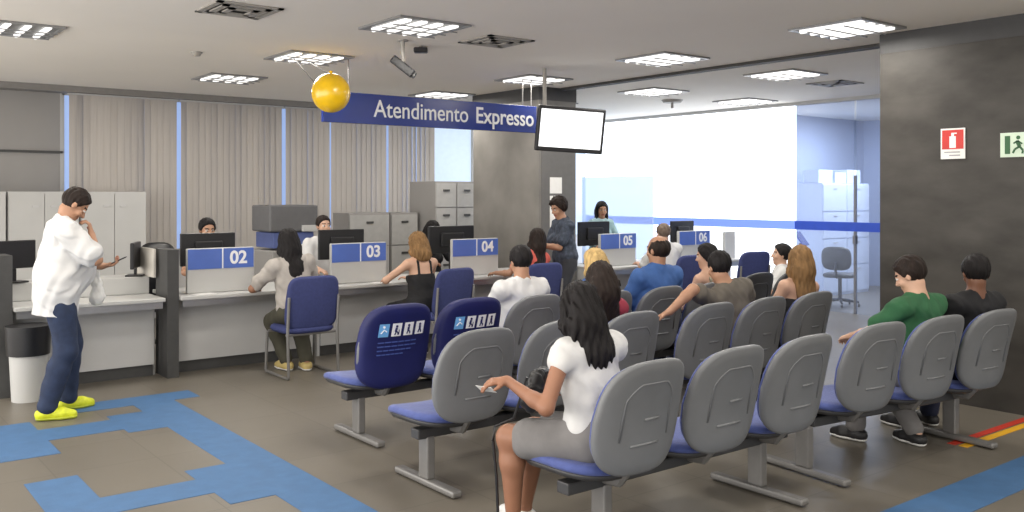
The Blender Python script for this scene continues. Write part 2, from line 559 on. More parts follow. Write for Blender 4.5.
# ------------------------------------------------------------------ service desks
def desk(x0, x1, num, label, post=True):
    t = thing('service_desk', label, 'desk', ((x0 + x1) / 2, 8.6, 0), 0, 'numbered service desks')
    h = (x1 - x0) / 2
    MB().box((0, 0.44, 0.735), (2 * h, 0.88, 0.035), None, 0.006).build('worktop', M_white, t)
    MB().b2(-h + 0.02, h - 0.02, 0.02, 0.05, 0.655, 0.716).build('edge_rail', M_chrome, t)
    MB().b2(-h + 0.03, h - 0.03, 0.26, 0.29, 0.11, 0.716).build('front_panel', M_greylam, t)
    MB().b2(-h + 0.03, h - 0.03, 0.29, 0.33, 0.0, 0.11).build('plinth', M_dark, t)
    if post:
        MB().b2(-h - 0.11, -h - 0.005, 0.05, 0.40, 0, 1.19).build('end_panel', M_dark, t)
    else:
        MB().b2(-h, -h + 0.03, 0.29, 0.8, 0, 0.716).build('end_panel', M_greylam, t)
    MB().b2(h - 0.03, h - 0.001, 0.33, 0.86, 0, 0.716).build('end_panel', M_greylam, t)
    if num:
        sx = -h + 0.12
        wd = 0.66
        s = MB().box((sx + wd / 2, 0.22, 0.97), (wd, 0.05, 0.43), None, 0.008).build('sign_screen', M_white, t)
        MB().b2(sx + 0.005, sx + wd - 0.005, 0.188, 0.194, 0.985, 1.178).build('blue_band', M_bandblue, s)
        MB().b2(sx + 0.335, sx + 0.347, 0.184, 0.1875, 0.985, 1.178).build('divider', M_txt, s)
        text_mesh('number', num, 0.175, M_txt, s, Matrix.Translation((sx + 0.50, 0.185, 1.082)) @ FACE_S, 0.002, 0.0045)
        MB().b2(sx + wd + 0.001, sx + wd + 0.02, 0.22, 0.80, 0.753, 1.15).build('side_screen', M_white, t)
    return t


# left desk without a number
t = desk(1.42, 2.66, None, 'white desk without a number at the far left, behind the standing man')
MB().b2(-0.62, 0.62, 0.50, 0.86, 0.753, 0.92, 0.01).build('raised_ledge', M_white, t)
MB().b2(0.60, 0.62, 0.3, 0.86, 0.92, 1.19).build('side_screen', mat('cream_screen', (0.55, 0.52, 0.47), 0.6), t)
desk(2.80, 4.28, '02', 'white service desk with the blue sign numbered 02')
desk(4.31, 5.82, '03', 'white service desk with the blue sign numbered 03', False)
desk(5.85, 7.3, '04', 'white service desk with the blue sign numbered 04', False)
desk(8.2, 9.7, '05', 'white service desk with the blue sign numbered 05', False)
t = desk(9.73, 11.1, '06', 'white service desk with the blue sign numbered 06', False)
MB().b2(0.45, 0.68, 0.2, 0.25, 0.753, 1.15).build('corner_screen', M_greylam, t)


def monitor(x, y, label, w=0.56, zc=1.15, h=0.33, rz=0.0):
    t = thing('monitor', label, 'monitor', (x, y, 0.753), rz, 'black computer monitors on the desks')
    MB().box((0, 0, zc - 0.753), (w, 0.035, h), None, 0.008).build('casing', M_black, t)
    MB().box((0, -0.03, zc - 0.753), (w * 0.5, 0.03, h * 0.5), None, 0.01).build('rear_cover', M_black, t)
    MB().box((0, 0, 0.12), (0.06, 0.025, 0.24), None, 0.004).build('stand', M_black, t)
    MB().box((0, 0, 0.008), (0.24, 0.18, 0.014), None, 0.005).build('base', M_black, t)
    MB().b2(-w / 2 + 0.02, w / 2 - 0.02, 0.0178, 0.02, zc - 0.753 - h / 2 + 0.02, zc - 0.753 + h / 2 - 0.02).build('screen', M_dark, t)


monitor(3.28, 9.25, 'black monitor behind the sign numbered 02', zc=1.15)
monitor(4.78, 9.25, 'black monitor behind the sign numbered 03', zc=1.15)
monitor(6.26, 9.25, 'black monitor behind the sign numbered 04', 0.66, zc=1.16)
monitor(8.62, 9.25, 'black monitor behind the sign numbered 05', 0.58, zc=1.17)
monitor(10.42, 9.25, 'black monitor behind the sign numbered 06', 0.5)
for x, y, lb in [(1.5, 9.15, 'black monitor at the left edge behind the standing man'), (2.56, 9.2, 'small dark monitor beside the cream screen of the far left desk')]:
    t = thing('monitor', lb, 'monitor', (x, y, 0.92), R(20 if x < 2 else 65), 'black computer monitors on the desks')
    MB().box((0, 0, 0.25 if x < 2 else 0.2), (0.4, 0.035, 0.25), None, 0.008).build('casing', M_black, t)
    MB().box((0, 0, 0.08), (0.05, 0.025, 0.14), None, 0.004).build('stand', M_black, t)
    MB().box((0, 0, 0.008), (0.2, 0.16, 0.014), None, 0.004).build('base', M_black, t)

# papers on the desks
for x, y, rz, lb in [(3.05, 8.72, 12, 'sheet of white paper on desk 02 by the seated woman'), (4.98, 8.70, -8, 'sheet of white paper on desk 03 by the woman in the black top'), (6.72, 8.72, 20, 'sheet of white paper on desk 04')]:
    tag(MB().box((0, 0, 0.001), (0.21, 0.13, 0.002), R(rz)).build('paper_sheet', M_paper, None, (x, y, 0.7535)), lb, 'paper', 'papers on the desks')

# wastebasket with liner
t = thing('wastebasket', 'white wastebasket with a black liner in front of the far left desk', 'bin', (1.50, 8.46, 0))
MB().cyl((0, 0, 0), (0, 0, 0.60), 0.125, 0.155, seg=28).build('body', M_white, t, smooth='auto')
MB().cyl((0, 0, 0.38), (0, 0, 0.62), 0.162, 0.175, seg=28).build('liner', M_black, t, smooth='auto')

# ------------------------------------------------------------------ cupboards and cabinets behind the desks
def cupboard(x0, x1, y, label):
    t = thing('cupboard', label, 'cupboard', ((x0 + x1) / 2, y, 0), 0, 'tall white cupboards along the window wall')
    h = (x1 - x0) / 2
    MB().b2(-h, h, 0.02, 0.45, 0.0, 1.74).build('body', M_white, t)
    for s in (-1, 1):
        d = MB().b2(min(0.004 * s, (h - 0.01) * s), max(0.004 * s, (h - 0.01) * s), 0, 0.02, 0.08, 1.71).build('door', M_white, t)
        MB().b2(s * 0.1 - 0.035 + (h - 0.3) * 0, s * 0.1 + 0.035, -0.012, 0.0, 1.55, 1.575).build('handle', M_greylam, d)


cupboard(0.95, 1.93, 12.2, 'tall white two-door cupboard behind the standing man')
cupboard(1.95, 2.73, 12.2, 'tall white two-door cupboard under the first blue window gap')
cupboard(2.75, 3.53, 12.2, 'tall white two-door cupboard at the right end of the cupboards')


def filing(x0, x1, y, dep, ztop, rows, cols, label, zs=0.06, sidem=None):
    t = thing('filing_cabinet', label, 'cabinet', ((x0 + x1) / 2, y, 0), 0, 'grey filing cabinets')
    h = (x1 - x0) / 2
    MB().b2(-h, h, 0.02, dep, 0, ztop).build('body', sidem or M_panelgrey, t)
    rh = (ztop - zs - 0.02) / rows
    cw = 2 * h / cols
    for r in range(rows):
        for c in range(cols):
            xa, xb = -h + c * cw + 0.012, -h + (c + 1) * cw - 0.012
            za, zb = zs + r * rh + 0.008, zs + (r + 1) * rh - 0.008
            d = MB().b2(xa, xb, 0, 0.02, za, zb).build('drawer', mat('cabinet_grey', (0.40, 0.395, 0.385), 0.45), t)
            xm = (xa + xb) / 2
            MB().b2(xm - 0.055, xm + 0.055, -0.012, 0, zb - 0.12, zb - 0.09).build('handle', M_dark, d)
    return t


filing(7.31, 8.05, 11.2, 0.72, 1.9, 5, 2, 'tall grey filing cabinet with two columns of drawers by the far pillar')
filing(6.12, 6.78, 11.6, 0.5, 1.44, 3, 1, 'low grey filing cabinet left of its twin, above desk 03')
filing(6.80, 7.26, 11.6, 0.5, 1.44, 3, 1, 'low grey filing cabinet beside the tall filing cabinet')

t = thing('photocopier', 'grey photocopier standing behind the clerk at desk 03', 'photocopier', (5.02, 11.0, 0), R(0))
MB().box((0, 0.3, 0.5), (0.6, 0.6, 0.98), None, 0.015).build('body', M_panelgrey, t)
MB().box((0, 0.3, 1.12), (0.56, 0.56, 0.2), None, 0.01).build('output_tray', mat('copier_blue_grey', srgb(84, 98, 150), 0.5), t)
MB().box((0, 0.3, 1.40), (0.66, 0.6, 0.34), None, 0.02).build('scanner', mat('copier_dark', (0.12, 0.12, 0.125), 0.5), t)
MB().box((0.2, -0.01, 1.27), (0.2, 0.06, 0.08), None, 0.005).build('control_panel', M_white, t)
MB().box((0.0, -0.02, 1.05), (0.34, 0.12, 0.012), Matrix.Rotation(R(-15), 3, 'X')).build('paper_output', M_paper, t)

# posters on the far pillar
for x, y0, x2, z0, z1, lb in [(7.70, 9.09, 7.90, 1.72, 1.93, 'upper white notice on the far dark pillar'), (7.70, 9.09, 7.84, 1.28, 1.69, 'lower white notice on the far dark pillar')]:
    t = tag(MB().b2(x, x2, 9.086, 9.094, z0, z1).build('paper_sign', M_paper), lb, 'notice', 'notices on the far pillar')

# frosted low screen near the glass wall
t = thing('office_screen', 'frosted grey-blue office screen in front of the bright glass wall', 'screen', (11.6, 11.85, 0), 0)
MB().b2(-0.012, 0.012, -0.9, 0.9, 0.1, 2.03).build('panel', M_frost, t)
for yy in (-0.6, 0.6):
    MB().box((0, yy, 0.05), (0.3, 0.05, 0.1), None, 0.006).build('foot', M_greylam, t)

# office furniture behind the clear glass
t = thing('storage_cabinet', 'white storage cabinet in the office behind the clear glass', 'cabinet', (14.2, 8.9, 0))
MB().b2(-0.7, 0.7, 0, 0.5, 0, 1.9).build('body', M_officewhite, t)
for r in range(4):
    for c in range(2):
        d = MB().b2(-0.69 + 0.7 * c, -0.01 + 0.7 * c, -0.02, 0, 0.05 + 0.46 * r, 0.49 + 0.46 * r).build('door', M_officewhite, t)
        MB().b2(-0.40 + 0.7 * c, -0.3 + 0.7 * c, -0.03, -0.02, 0.42 + 0.46 * r, 0.44 + 0.46 * r).build('handle', M_greylam, d)
for k, (x, s) in enumerate([(-0.45, 0.36), (0.0, 0.3), (0.4, 0.38)]):
    tag(MB().box((14.2 + x, 9.15, 1.9 + s * 0.32), (s, 0.32, s * 0.62), R(random.uniform(-6, 6)), 0.006).build('storage_box', M_officewhite),
        ['left white box on top of the office storage cabinet', 'middle white box on top of the office storage cabinet', 'right white box on top of the office storage cabinet'][k], 'box', 'boxes on the office storage cabinet')


def office_chair(x, y, rz, label, m=None, top=1.0):
    m = m or M_dark
    t = thing('office_chair', label, 'chair', (x, y, 0), rz, 'swivel office chairs')
    ol = superell(0.24, 0.23, 0.6, 0.6, 32)
    MB().pillow(ol, [(0, 0.44), (0.9, 0.44), (1, 0.465), (0.97, 0.49), (0.8, 0.505), (0, 0.51)], lambda a, b, d: (a, b, d)).build('seat', m, t, smooth=True)
    zc = (top + 0.56) / 2
    ob = superell(0.22, (top - 0.56) / 2, 0.6, 0.6, 32)
    MB().pillow(ob, [(0, -0.03), (0.85, -0.028), (1, 0), (0.9, 0.025), (0, 0.03)], lambda a, b, d: (a, -0.24 + d - 0.1 * b, zc + b)).build('backrest', m, t, smooth=True)
    MB().tube([(0, 0.0, 0.44), (0, -0.2, 0.45), (0, -0.28, 0.55), (0, -0.28, 0.68)], 0.02).build('back_bracket', M_black, t, smooth='auto')
    MB().cyl((0, 0, 0.09), (0, 0, 0.44), 0.028, seg=14).build('column', M_black, t, smooth='auto')
    for k in range(5):
        a = 2 * PI * k / 5
        l = MB().tube([(0, 0, 0.1), (0.28 * math.cos(a), 0.28 * math.sin(a), 0.07)], [0.025, 0.016]).build('leg', M_black, t, smooth='auto')
        MB().cyl((0.28 * math.cos(a) - 0.012, 0.28 * math.sin(a), 0.026), (0.28 * math.cos(a) + 0.012, 0.28 * math.sin(a), 0.026), 0.026, seg=14).build('caster', M_black, l, smooth='auto')


office_chair(12.6, 8.0, R(-70), 'dark swivel chair in the office behind the clear glass', M_dark, 0.92)
office_chair(3.17, 10.3, R(180), 'black swivel chair whose top shows above the dark end panel left of desk 02', M_black, 1.17)
t = thing('information_stand', 'tilted blue display stand behind the clear glass', 'stand', (12.3, 8.5, 0), R(20))
MB().box((0, 0, 0.02), (0.4, 0.3, 0.03), None, 0.008).build('base', M_dark, t)
MB().cyl((0, 0, 0.03), (0, 0, 0.95), 0.02).build('pole', M_dark, t, smooth='auto')
MB().box((0, -0.02, 1.02), (0.34, 0.02, 0.26), Matrix.Rotation(R(-35), 3, 'X'), 0.005).build('panel', M_signblue, t)

# ------------------------------------------------------------------ signs on the big pillar
t = thing('fire_extinguisher_sign', 'red and white fire extinguisher sign on the big dark pillar', 'sign', (7.443, 3.695, 2.12), 0)
MB().b2(-0.004, 0.001, -0.1, 0.1, -0.125, 0.125).build('plate', M_paper, t)
MB().b2(-0.006, -0.0042, -0.088, 0.088, -0.045, 0.112).build('red_field', M_red, t)
ex = MB()
ex.b2(-0.008, -0.0062, -0.026, 0.026, -0.035, 0.06)
ex.b2(-0.008, -0.0062, -0.011, 0.011, 0.06, 0.08)
ex.b2(-0.008, -0.0062, -0.034, 0.011, 0.078, 0.088)
ex.build('extinguisher_symbol', M_txt, t)
pr = MB()
for i, ww in enumerate((0.13, 0.09)):
    pr.b2(-0.006, -0.0042, -0.06 - 0.0, -0.06 + ww, -0.075 - 0.026 * i, -0.065 - 0.026 * i)
pr.build('caption_print', mat('grey_print', (0.35, 0.35, 0.37), 0.6), t)

t = thing('exit_sign', 'green and white emergency exit sign at the right edge of the pillar', 'sign', (7.443, 3.12, 2.09), 0)
MB().b2(-0.004, 0.001, -0.2, 0.2, -0.095, 0.095).build('plate', mat('exit_white', (0.62, 0.74, 0.60), 0.5), t)
# local +Y is to the left in the picture
MB().b2(-0.006, -0.0042, 0.125, 0.165, -0.07, 0.07).build('doorway_symbol', M_green, t)
rm = MB()
P = lambda y, z: (-0.006, y, z)


def stick(a, b, wd):
    a, b = Vector((0, a[0], a[1])), Vector((0, b[0], b[1]))
    d = (b - a).normalized()
    n = Vector((0, -d.z, d.y)) * wd
    rm.prism([((a + n).y, (a + n).z), ((b + n).y, (b + n).z), ((b - n).y, (b - n).z), ((a - n).y, (a - n).z)], lambda x, y, dd: (dd, x, y), -0.0065, -0.0042)


stick((0.075, 0.03), (0.055, -0.015), 0.014)
stick((0.055, -0.015), (0.09, -0.035), 0.008)
stick((0.09, -0.035), (0.105, -0.065), 0.008)
stick((0.055, -0.015), (0.03, -0.045), 0.008)
stick((0.03, -0.045), (0.035, -0.07), 0.008)
stick((0.07, 0.03), (0.1, 0.01), 0.006)
stick((0.07, 0.03), (0.035, 0.005), 0.006)
rm.cyl((-0.0065, 0.065, 0.055), (-0.0042, 0.065, 0.055), 0.015, seg=14)
rm.build('running_figure', M_green, t)
MB().b2(-0.006, -0.0042, -0.185, 0.015, -0.075, 0.075).build('green_field', M_green, t)
ar = MB()
ar.b2(-0.008, -0.0062, -0.11, -0.005, -0.014, 0.014)
ar.prism([(-0.17, 0), (-0.105, 0.05), (-0.105, -0.05)], lambda x, y, d: (d, x, y), -0.008, -0.0062)
ar.build('arrow', M_txt, t)

# ------------------------------------------------------------------ waiting benches
SEAT_SP = 0.61


BACK_OL = superell(0.275, 0.275, 0.62, 0.52, 56, taper=0.10, tb=0.10)
SEAT_OL = superell(0.295, 0.27, 0.55, 0.55, 48, taper=-0.0, tb=0.08)


def back_fn(dx):
    def fn(x, z, d):
        # d>0 towards -Y (the rear of the chair)
        zz = 0.675 + z
        y = -0.215 - 0.235 * (z + 0.275) - d + 0.55 * x * x - 0.10 * (z / 0.275) ** 2 * 0.3
        return (dx + x, y, zz)
    return fn


def bench(cx, y, n, label, legs, group='grey and blue waiting benches', shell=None, pad=None, sp=SEAT_SP, rz=0.0):
    shell = shell or M_shell
    pad = pad or M_seatblue
    t = thing('waiting_bench', label, 'bench', (cx, y, 0), rz, group)
    for k in range(n):
        dx = (k - (n - 1) / 2) * sp
        fn = back_fn(dx)
        b = MB()
        b.pillow(BACK_OL, [(0, -0.004), (0.9, -0.004), (0.985, -0.004), (1.0, 0.006), (1.0, 0.018), (0.985, 0.028), (0.95, 0.034), (0.8, 0.040), (0.6, 0.042), (0.45, 0.042), (0.3, 0.042), (0.15, 0.042), (0, 0.042)], fn)
        arc = [(math.cos(a) * 0.165, 0.02 + math.sin(a) * 0.165) for a in [R(20 + 5.8 * i) for i in range(25)]]
        arc = [(math.copysign(min(abs(x), 0.15), x), min(z, 0.165)) for x, z in arc]
        b.tube([fn(0.155, -0.1, 0.039)] + [fn(x, z, 0.039) for x, z in arc] + [fn(-0.155, -0.1, 0.039)], 0.007, 6)
        b.tube([fn(x, -0.01 + 0.02 * 0, 0.042) for x in (-0.02, 0.03, 0.08)], 0.007, 6)
        b.tube([fn(x, -0.13, 0.041) for x in (-0.09, -0.03, 0.03, 0.09)], 0.007, 6)
        bo = b.build('backrest', shell, t, smooth=True)
        MB().pillow([(x * 0.95, z * 0.95) for x, z in BACK_OL], [(0, -0.005), (0.97, -0.005), (1, -0.015), (0.985, -0.03), (0.93, -0.042), (0.7, -0.05), (0.45, -0.051), (0.2, -0.052), (0, -0.052)], fn).build('back_pad', pad, bo, smooth=True)
        so = MB().pillow(SEAT_OL, [(0, 0.432), (0.9, 0.432), (0.985, 0.437), (1.0, 0.45), (0.985, 0.468), (0.92, 0.48), (0.7, 0.486), (0, 0.484)],
                         lambda x, yy, d: (dx + x, 0.07 + yy, d - 0.045 - 0.03 * max(0, yy / 0.25) ** 3 + 0.02 * (x / 0.26) ** 2)).build('seat', pad, t, smooth=True)
        MB().pillow([(x * 0.97, yy * 0.97) for x, yy in SEAT_OL], [(0, 0.395), (0.7, 0.395), (0.93, 0.405), (1, 0.43), (0.97, 0.436), (0, 0.436)],
                    lambda x, yy, d: (dx + x, 0.07 + yy, d - 0.045 - 0.03 * max(0, yy / 0.25) ** 3 + 0.02 * (x / 0.26) ** 2)).build('seat_shell', M_beam, so, smooth=True)
        MB().tube([(dx, -0.02, 0.325), (dx, -0.13, 0.335), (dx, -0.185, 0.40), (dx, -0.2, 0.5)], [0.03, 0.032, 0.03, 0.015]).build('bracket', M_steel, t, smooth='auto')
    L = n * sp / 2
    MB().box((0, 0, 0.315), (2 * L - 0.12, 0.085, 0.06), None, 0.008).build('beam', M_beam, t)
    for lx in legs:
        lg = MB()
        lg.box((lx, 0, 0.17), (0.055, 0.10, 0.25), None, 0.01)
        lg.box((lx, 0, 0.027), (0.065, 0.64, 0.038), None, 0.012)
        lg.build('leg', M_steel, t)
    return t


RA, RB, RC = 3.27, 4.54, 5.70
bench(3.70, RA, 3, 'waiting bench nearest the camera, where the woman in the white top sits', (-0.6, 0.62))
bench(5.71, RA - 0.05, 3, 'waiting bench by the big dark pillar, holding the men in green and black', (-0.88, 0.62), sp=0.60, rz=R(-6))
bench(3.67, RB, 3, 'waiting bench of the middle row with the empty grey seat facing the aisle', (-0.77, 0.6))
bench(5.67, RB, 3, 'waiting bench of the middle row where the man in the grey shirt leans', (-0.6, 0.6))
bench(3.82, RC, 3, 'waiting bench of the far row whose two left seats wear navy covers', (-0.74, 0.6))
bench(5.66, 5.55, 3, 'waiting bench of the far row under the balding man in blue', (-0.6, 0.6))
bench(7.68, 5.9, 2, 'dark waiting bench near the bright glass wall, where the boy sits', (-0.4, 0.4), 'grey and blue waiting benches', mat('dark_shell', (0.035, 0.036, 0.042), 0.5), M_dark)


# navy seat covers
def cover(cx, y, label):
    t = thing('seat_cover', label, 'seat cover', (cx, y, 0), 0, 'navy priority seat covers')
    fn = back_fn(0)
    ol = [(x * 1.07, z * 1.06) for x, z in superell(0.255, 0.275, 0.55, 0.45, 56, taper=0.06, tb=0.10)]
    b = MB()
    b.pillow(ol, [(0, -0.062), (0.35, -0.062), (0.7, -0.062), (0.95, -0.05), (1, -0.02), (1.0, 0.02), (0.98, 0.04), (0.9, 0.052), (0.75, 0.056), (0.6, 0.056), (0.45, 0.056), (0.3, 0.056), (0.15, 0.056), (0, 0.056)], fn)
    b.build('cloth', M_cover, t, smooth=True)

    def decal(name, x0, x1, z0, z1, d, m, par):
        q = MB()
        for ax in range(4):
            for az in range(4):
                xs = [x0 + (x1 - x0) * (ax + i) / 4 for i in (0, 1)]
                zs = [z0 + (z1 - z0) * (az + i) / 4 for i in (0, 1)]
                q.prism([(xs[0], zs[0]), (xs[1], zs[0]), (xs[1], zs[1]), (xs[0], zs[1])], lambda x, z, dd: fn(x, z, dd), d, d + 0.003)
        return q.build(name, m, par)
    for i in range(4):
        x0 = -0.17 + 0.093 * i
        p = decal('pictogram', x0, x0 + 0.07, 0.075, 0.165, 0.0555, M_ltblue if i == 0 else M_txt, t)
        q = MB()
        c = x0 + 0.035
        m_ = M_txt if i == 0 else M_cover
        q.cyl(fn(c - 0.003, 0.145, 0.057), fn(c - 0.003, 0.145, 0.061), 0.009, seg=10)
        if i == 0:
            q.tube([fn(c - 0.02, 0.1, 0.06), fn(c, 0.125, 0.06), fn(c + 0.02, 0.11, 0.06)], 0.004, 6)
        else:
            q.tube([fn(c - 0.003, 0.135, 0.058), fn(c - 0.003 + 0.004 * (i - 2), 0.108, 0.058)], 0.0085, 6)
            q.tube([fn(c - 0.003, 0.11, 0.058), fn(c + 0.012, 0.10, 0.058), fn(c + 0.013, 0.086, 0.058)], 0.005, 6)
            q.tube([fn(c - 0.004, 0.108, 0.058), fn(c - 0.01, 0.086, 0.058)], 0.005, 6)
            if i == 1:
                q.tube([fn(c + 0.018, 0.12, 0.058), fn(c + 0.02, 0.085, 0.058)], 0.003, 6)
        q.build('symbol', m_, p)
    ln = MB()
    for i, ww in enumerate((0.3, 0.3, 0.26, 0.2)):
        z = 0.035 - 0.028 * i
        for k in range(6):
            xa = -0.165 + ww * k / 6
            xb = xa + ww / 6 * 0.85
            ln.prism([(xa, z - 0.004), (xb, z - 0.004), (xb, z + 0.004), (xa, z + 0.004)], lambda x, zz, d: fn(x, zz, d), 0.055, 0.0595)
    ln.build('printed_lines', M_printfaint, t)


cover(3.82 - SEAT_SP, RC, 'navy cover with four pictograms on the aisle seat of the far row')
cover(3.82, RC, 'navy cover with pictograms half hidden behind the empty grey seat')


# visitor chairs at the desks
def visitor_chair(x, y, rz, label):
    t = thing('visitor_chair', label, 'chair', (x, y, 0), rz, 'blue visitor chairs at the desks')
    ob = superell(0.265, 0.25, 0.35, 0.35, 40, taper=0.04)
    zc = 0.70
    MB().pillow(ob, [(0, -0.03), (0.88, -0.03), (0.97, -0.022), (1, 0), (0.97, 0.022), (0.88, 0.03), (0, 0.03)], lambda a, b, d: (a, -0.25 - d + 0.4 * a * a - 0.18 * b, zc + b)).build('backrest', M_chairblue, t, smooth=True)
    os_ = superell(0.26, 0.24, 0.45, 0.45, 40)
    MB().pillow(os_, [(0, 0.415), (0.93, 0.415), (1, 0.44), (0.97, 0.465), (0.85, 0.48), (0, 0.482)], lambda a, b, d: (a, b, d)).build('seat', M_chairblue, t, smooth=True)
    for s in (-1, 1):
        MB().tube([(s * 0.25, -0.27, 0.76), (s * 0.25, -0.24, 0.45), (s * 0.25, -0.26, 0.03), (s * 0.25, -0.25, 0.016), (s * 0.25, 0.25, 0.016), (s * 0.25, 0.26, 0.03), (s * 0.25, 0.22, 0.40)], 0.014, 8).build('leg', M_steel, t, smooth='auto')
    for yy in (0.2, -0.2):
        MB().tube([(-0.25, yy, 0.405), (0.25, yy, 0.405)], 0.012).build('crossbar', M_steel, t, smooth='auto')


visitor_chair(3.78, 8.12, R(0), 'blue visitor chair at desk 02 under the seated woman')
visitor_chair(5.30, 8.06, R(8), 'blue visitor chair at desk 03 under the woman in the black top')
visitor_chair(6.52, 8.05, R(0), 'blue visitor chair at desk 04 under the long-haired woman in coral')
visitor_chair(8.8, 7.95, R(4), 'blue visitor chair at desk 05 under the grey-haired person in white')
visitor_chair(10.1, 7.9, R(-10), 'empty blue visitor chair in front of desk 06')

# ------------------------------------------------------------------ people (smooth implicit bodies turned into one continuous surface)
V = lambda *a: np.array(a, dtype=float)


def unit(v):
    return v / max(1e-9, np.linalg.norm(v))


def rotm(axis, deg):
    return np.array(Matrix.Rotation(R(deg), 3, axis))


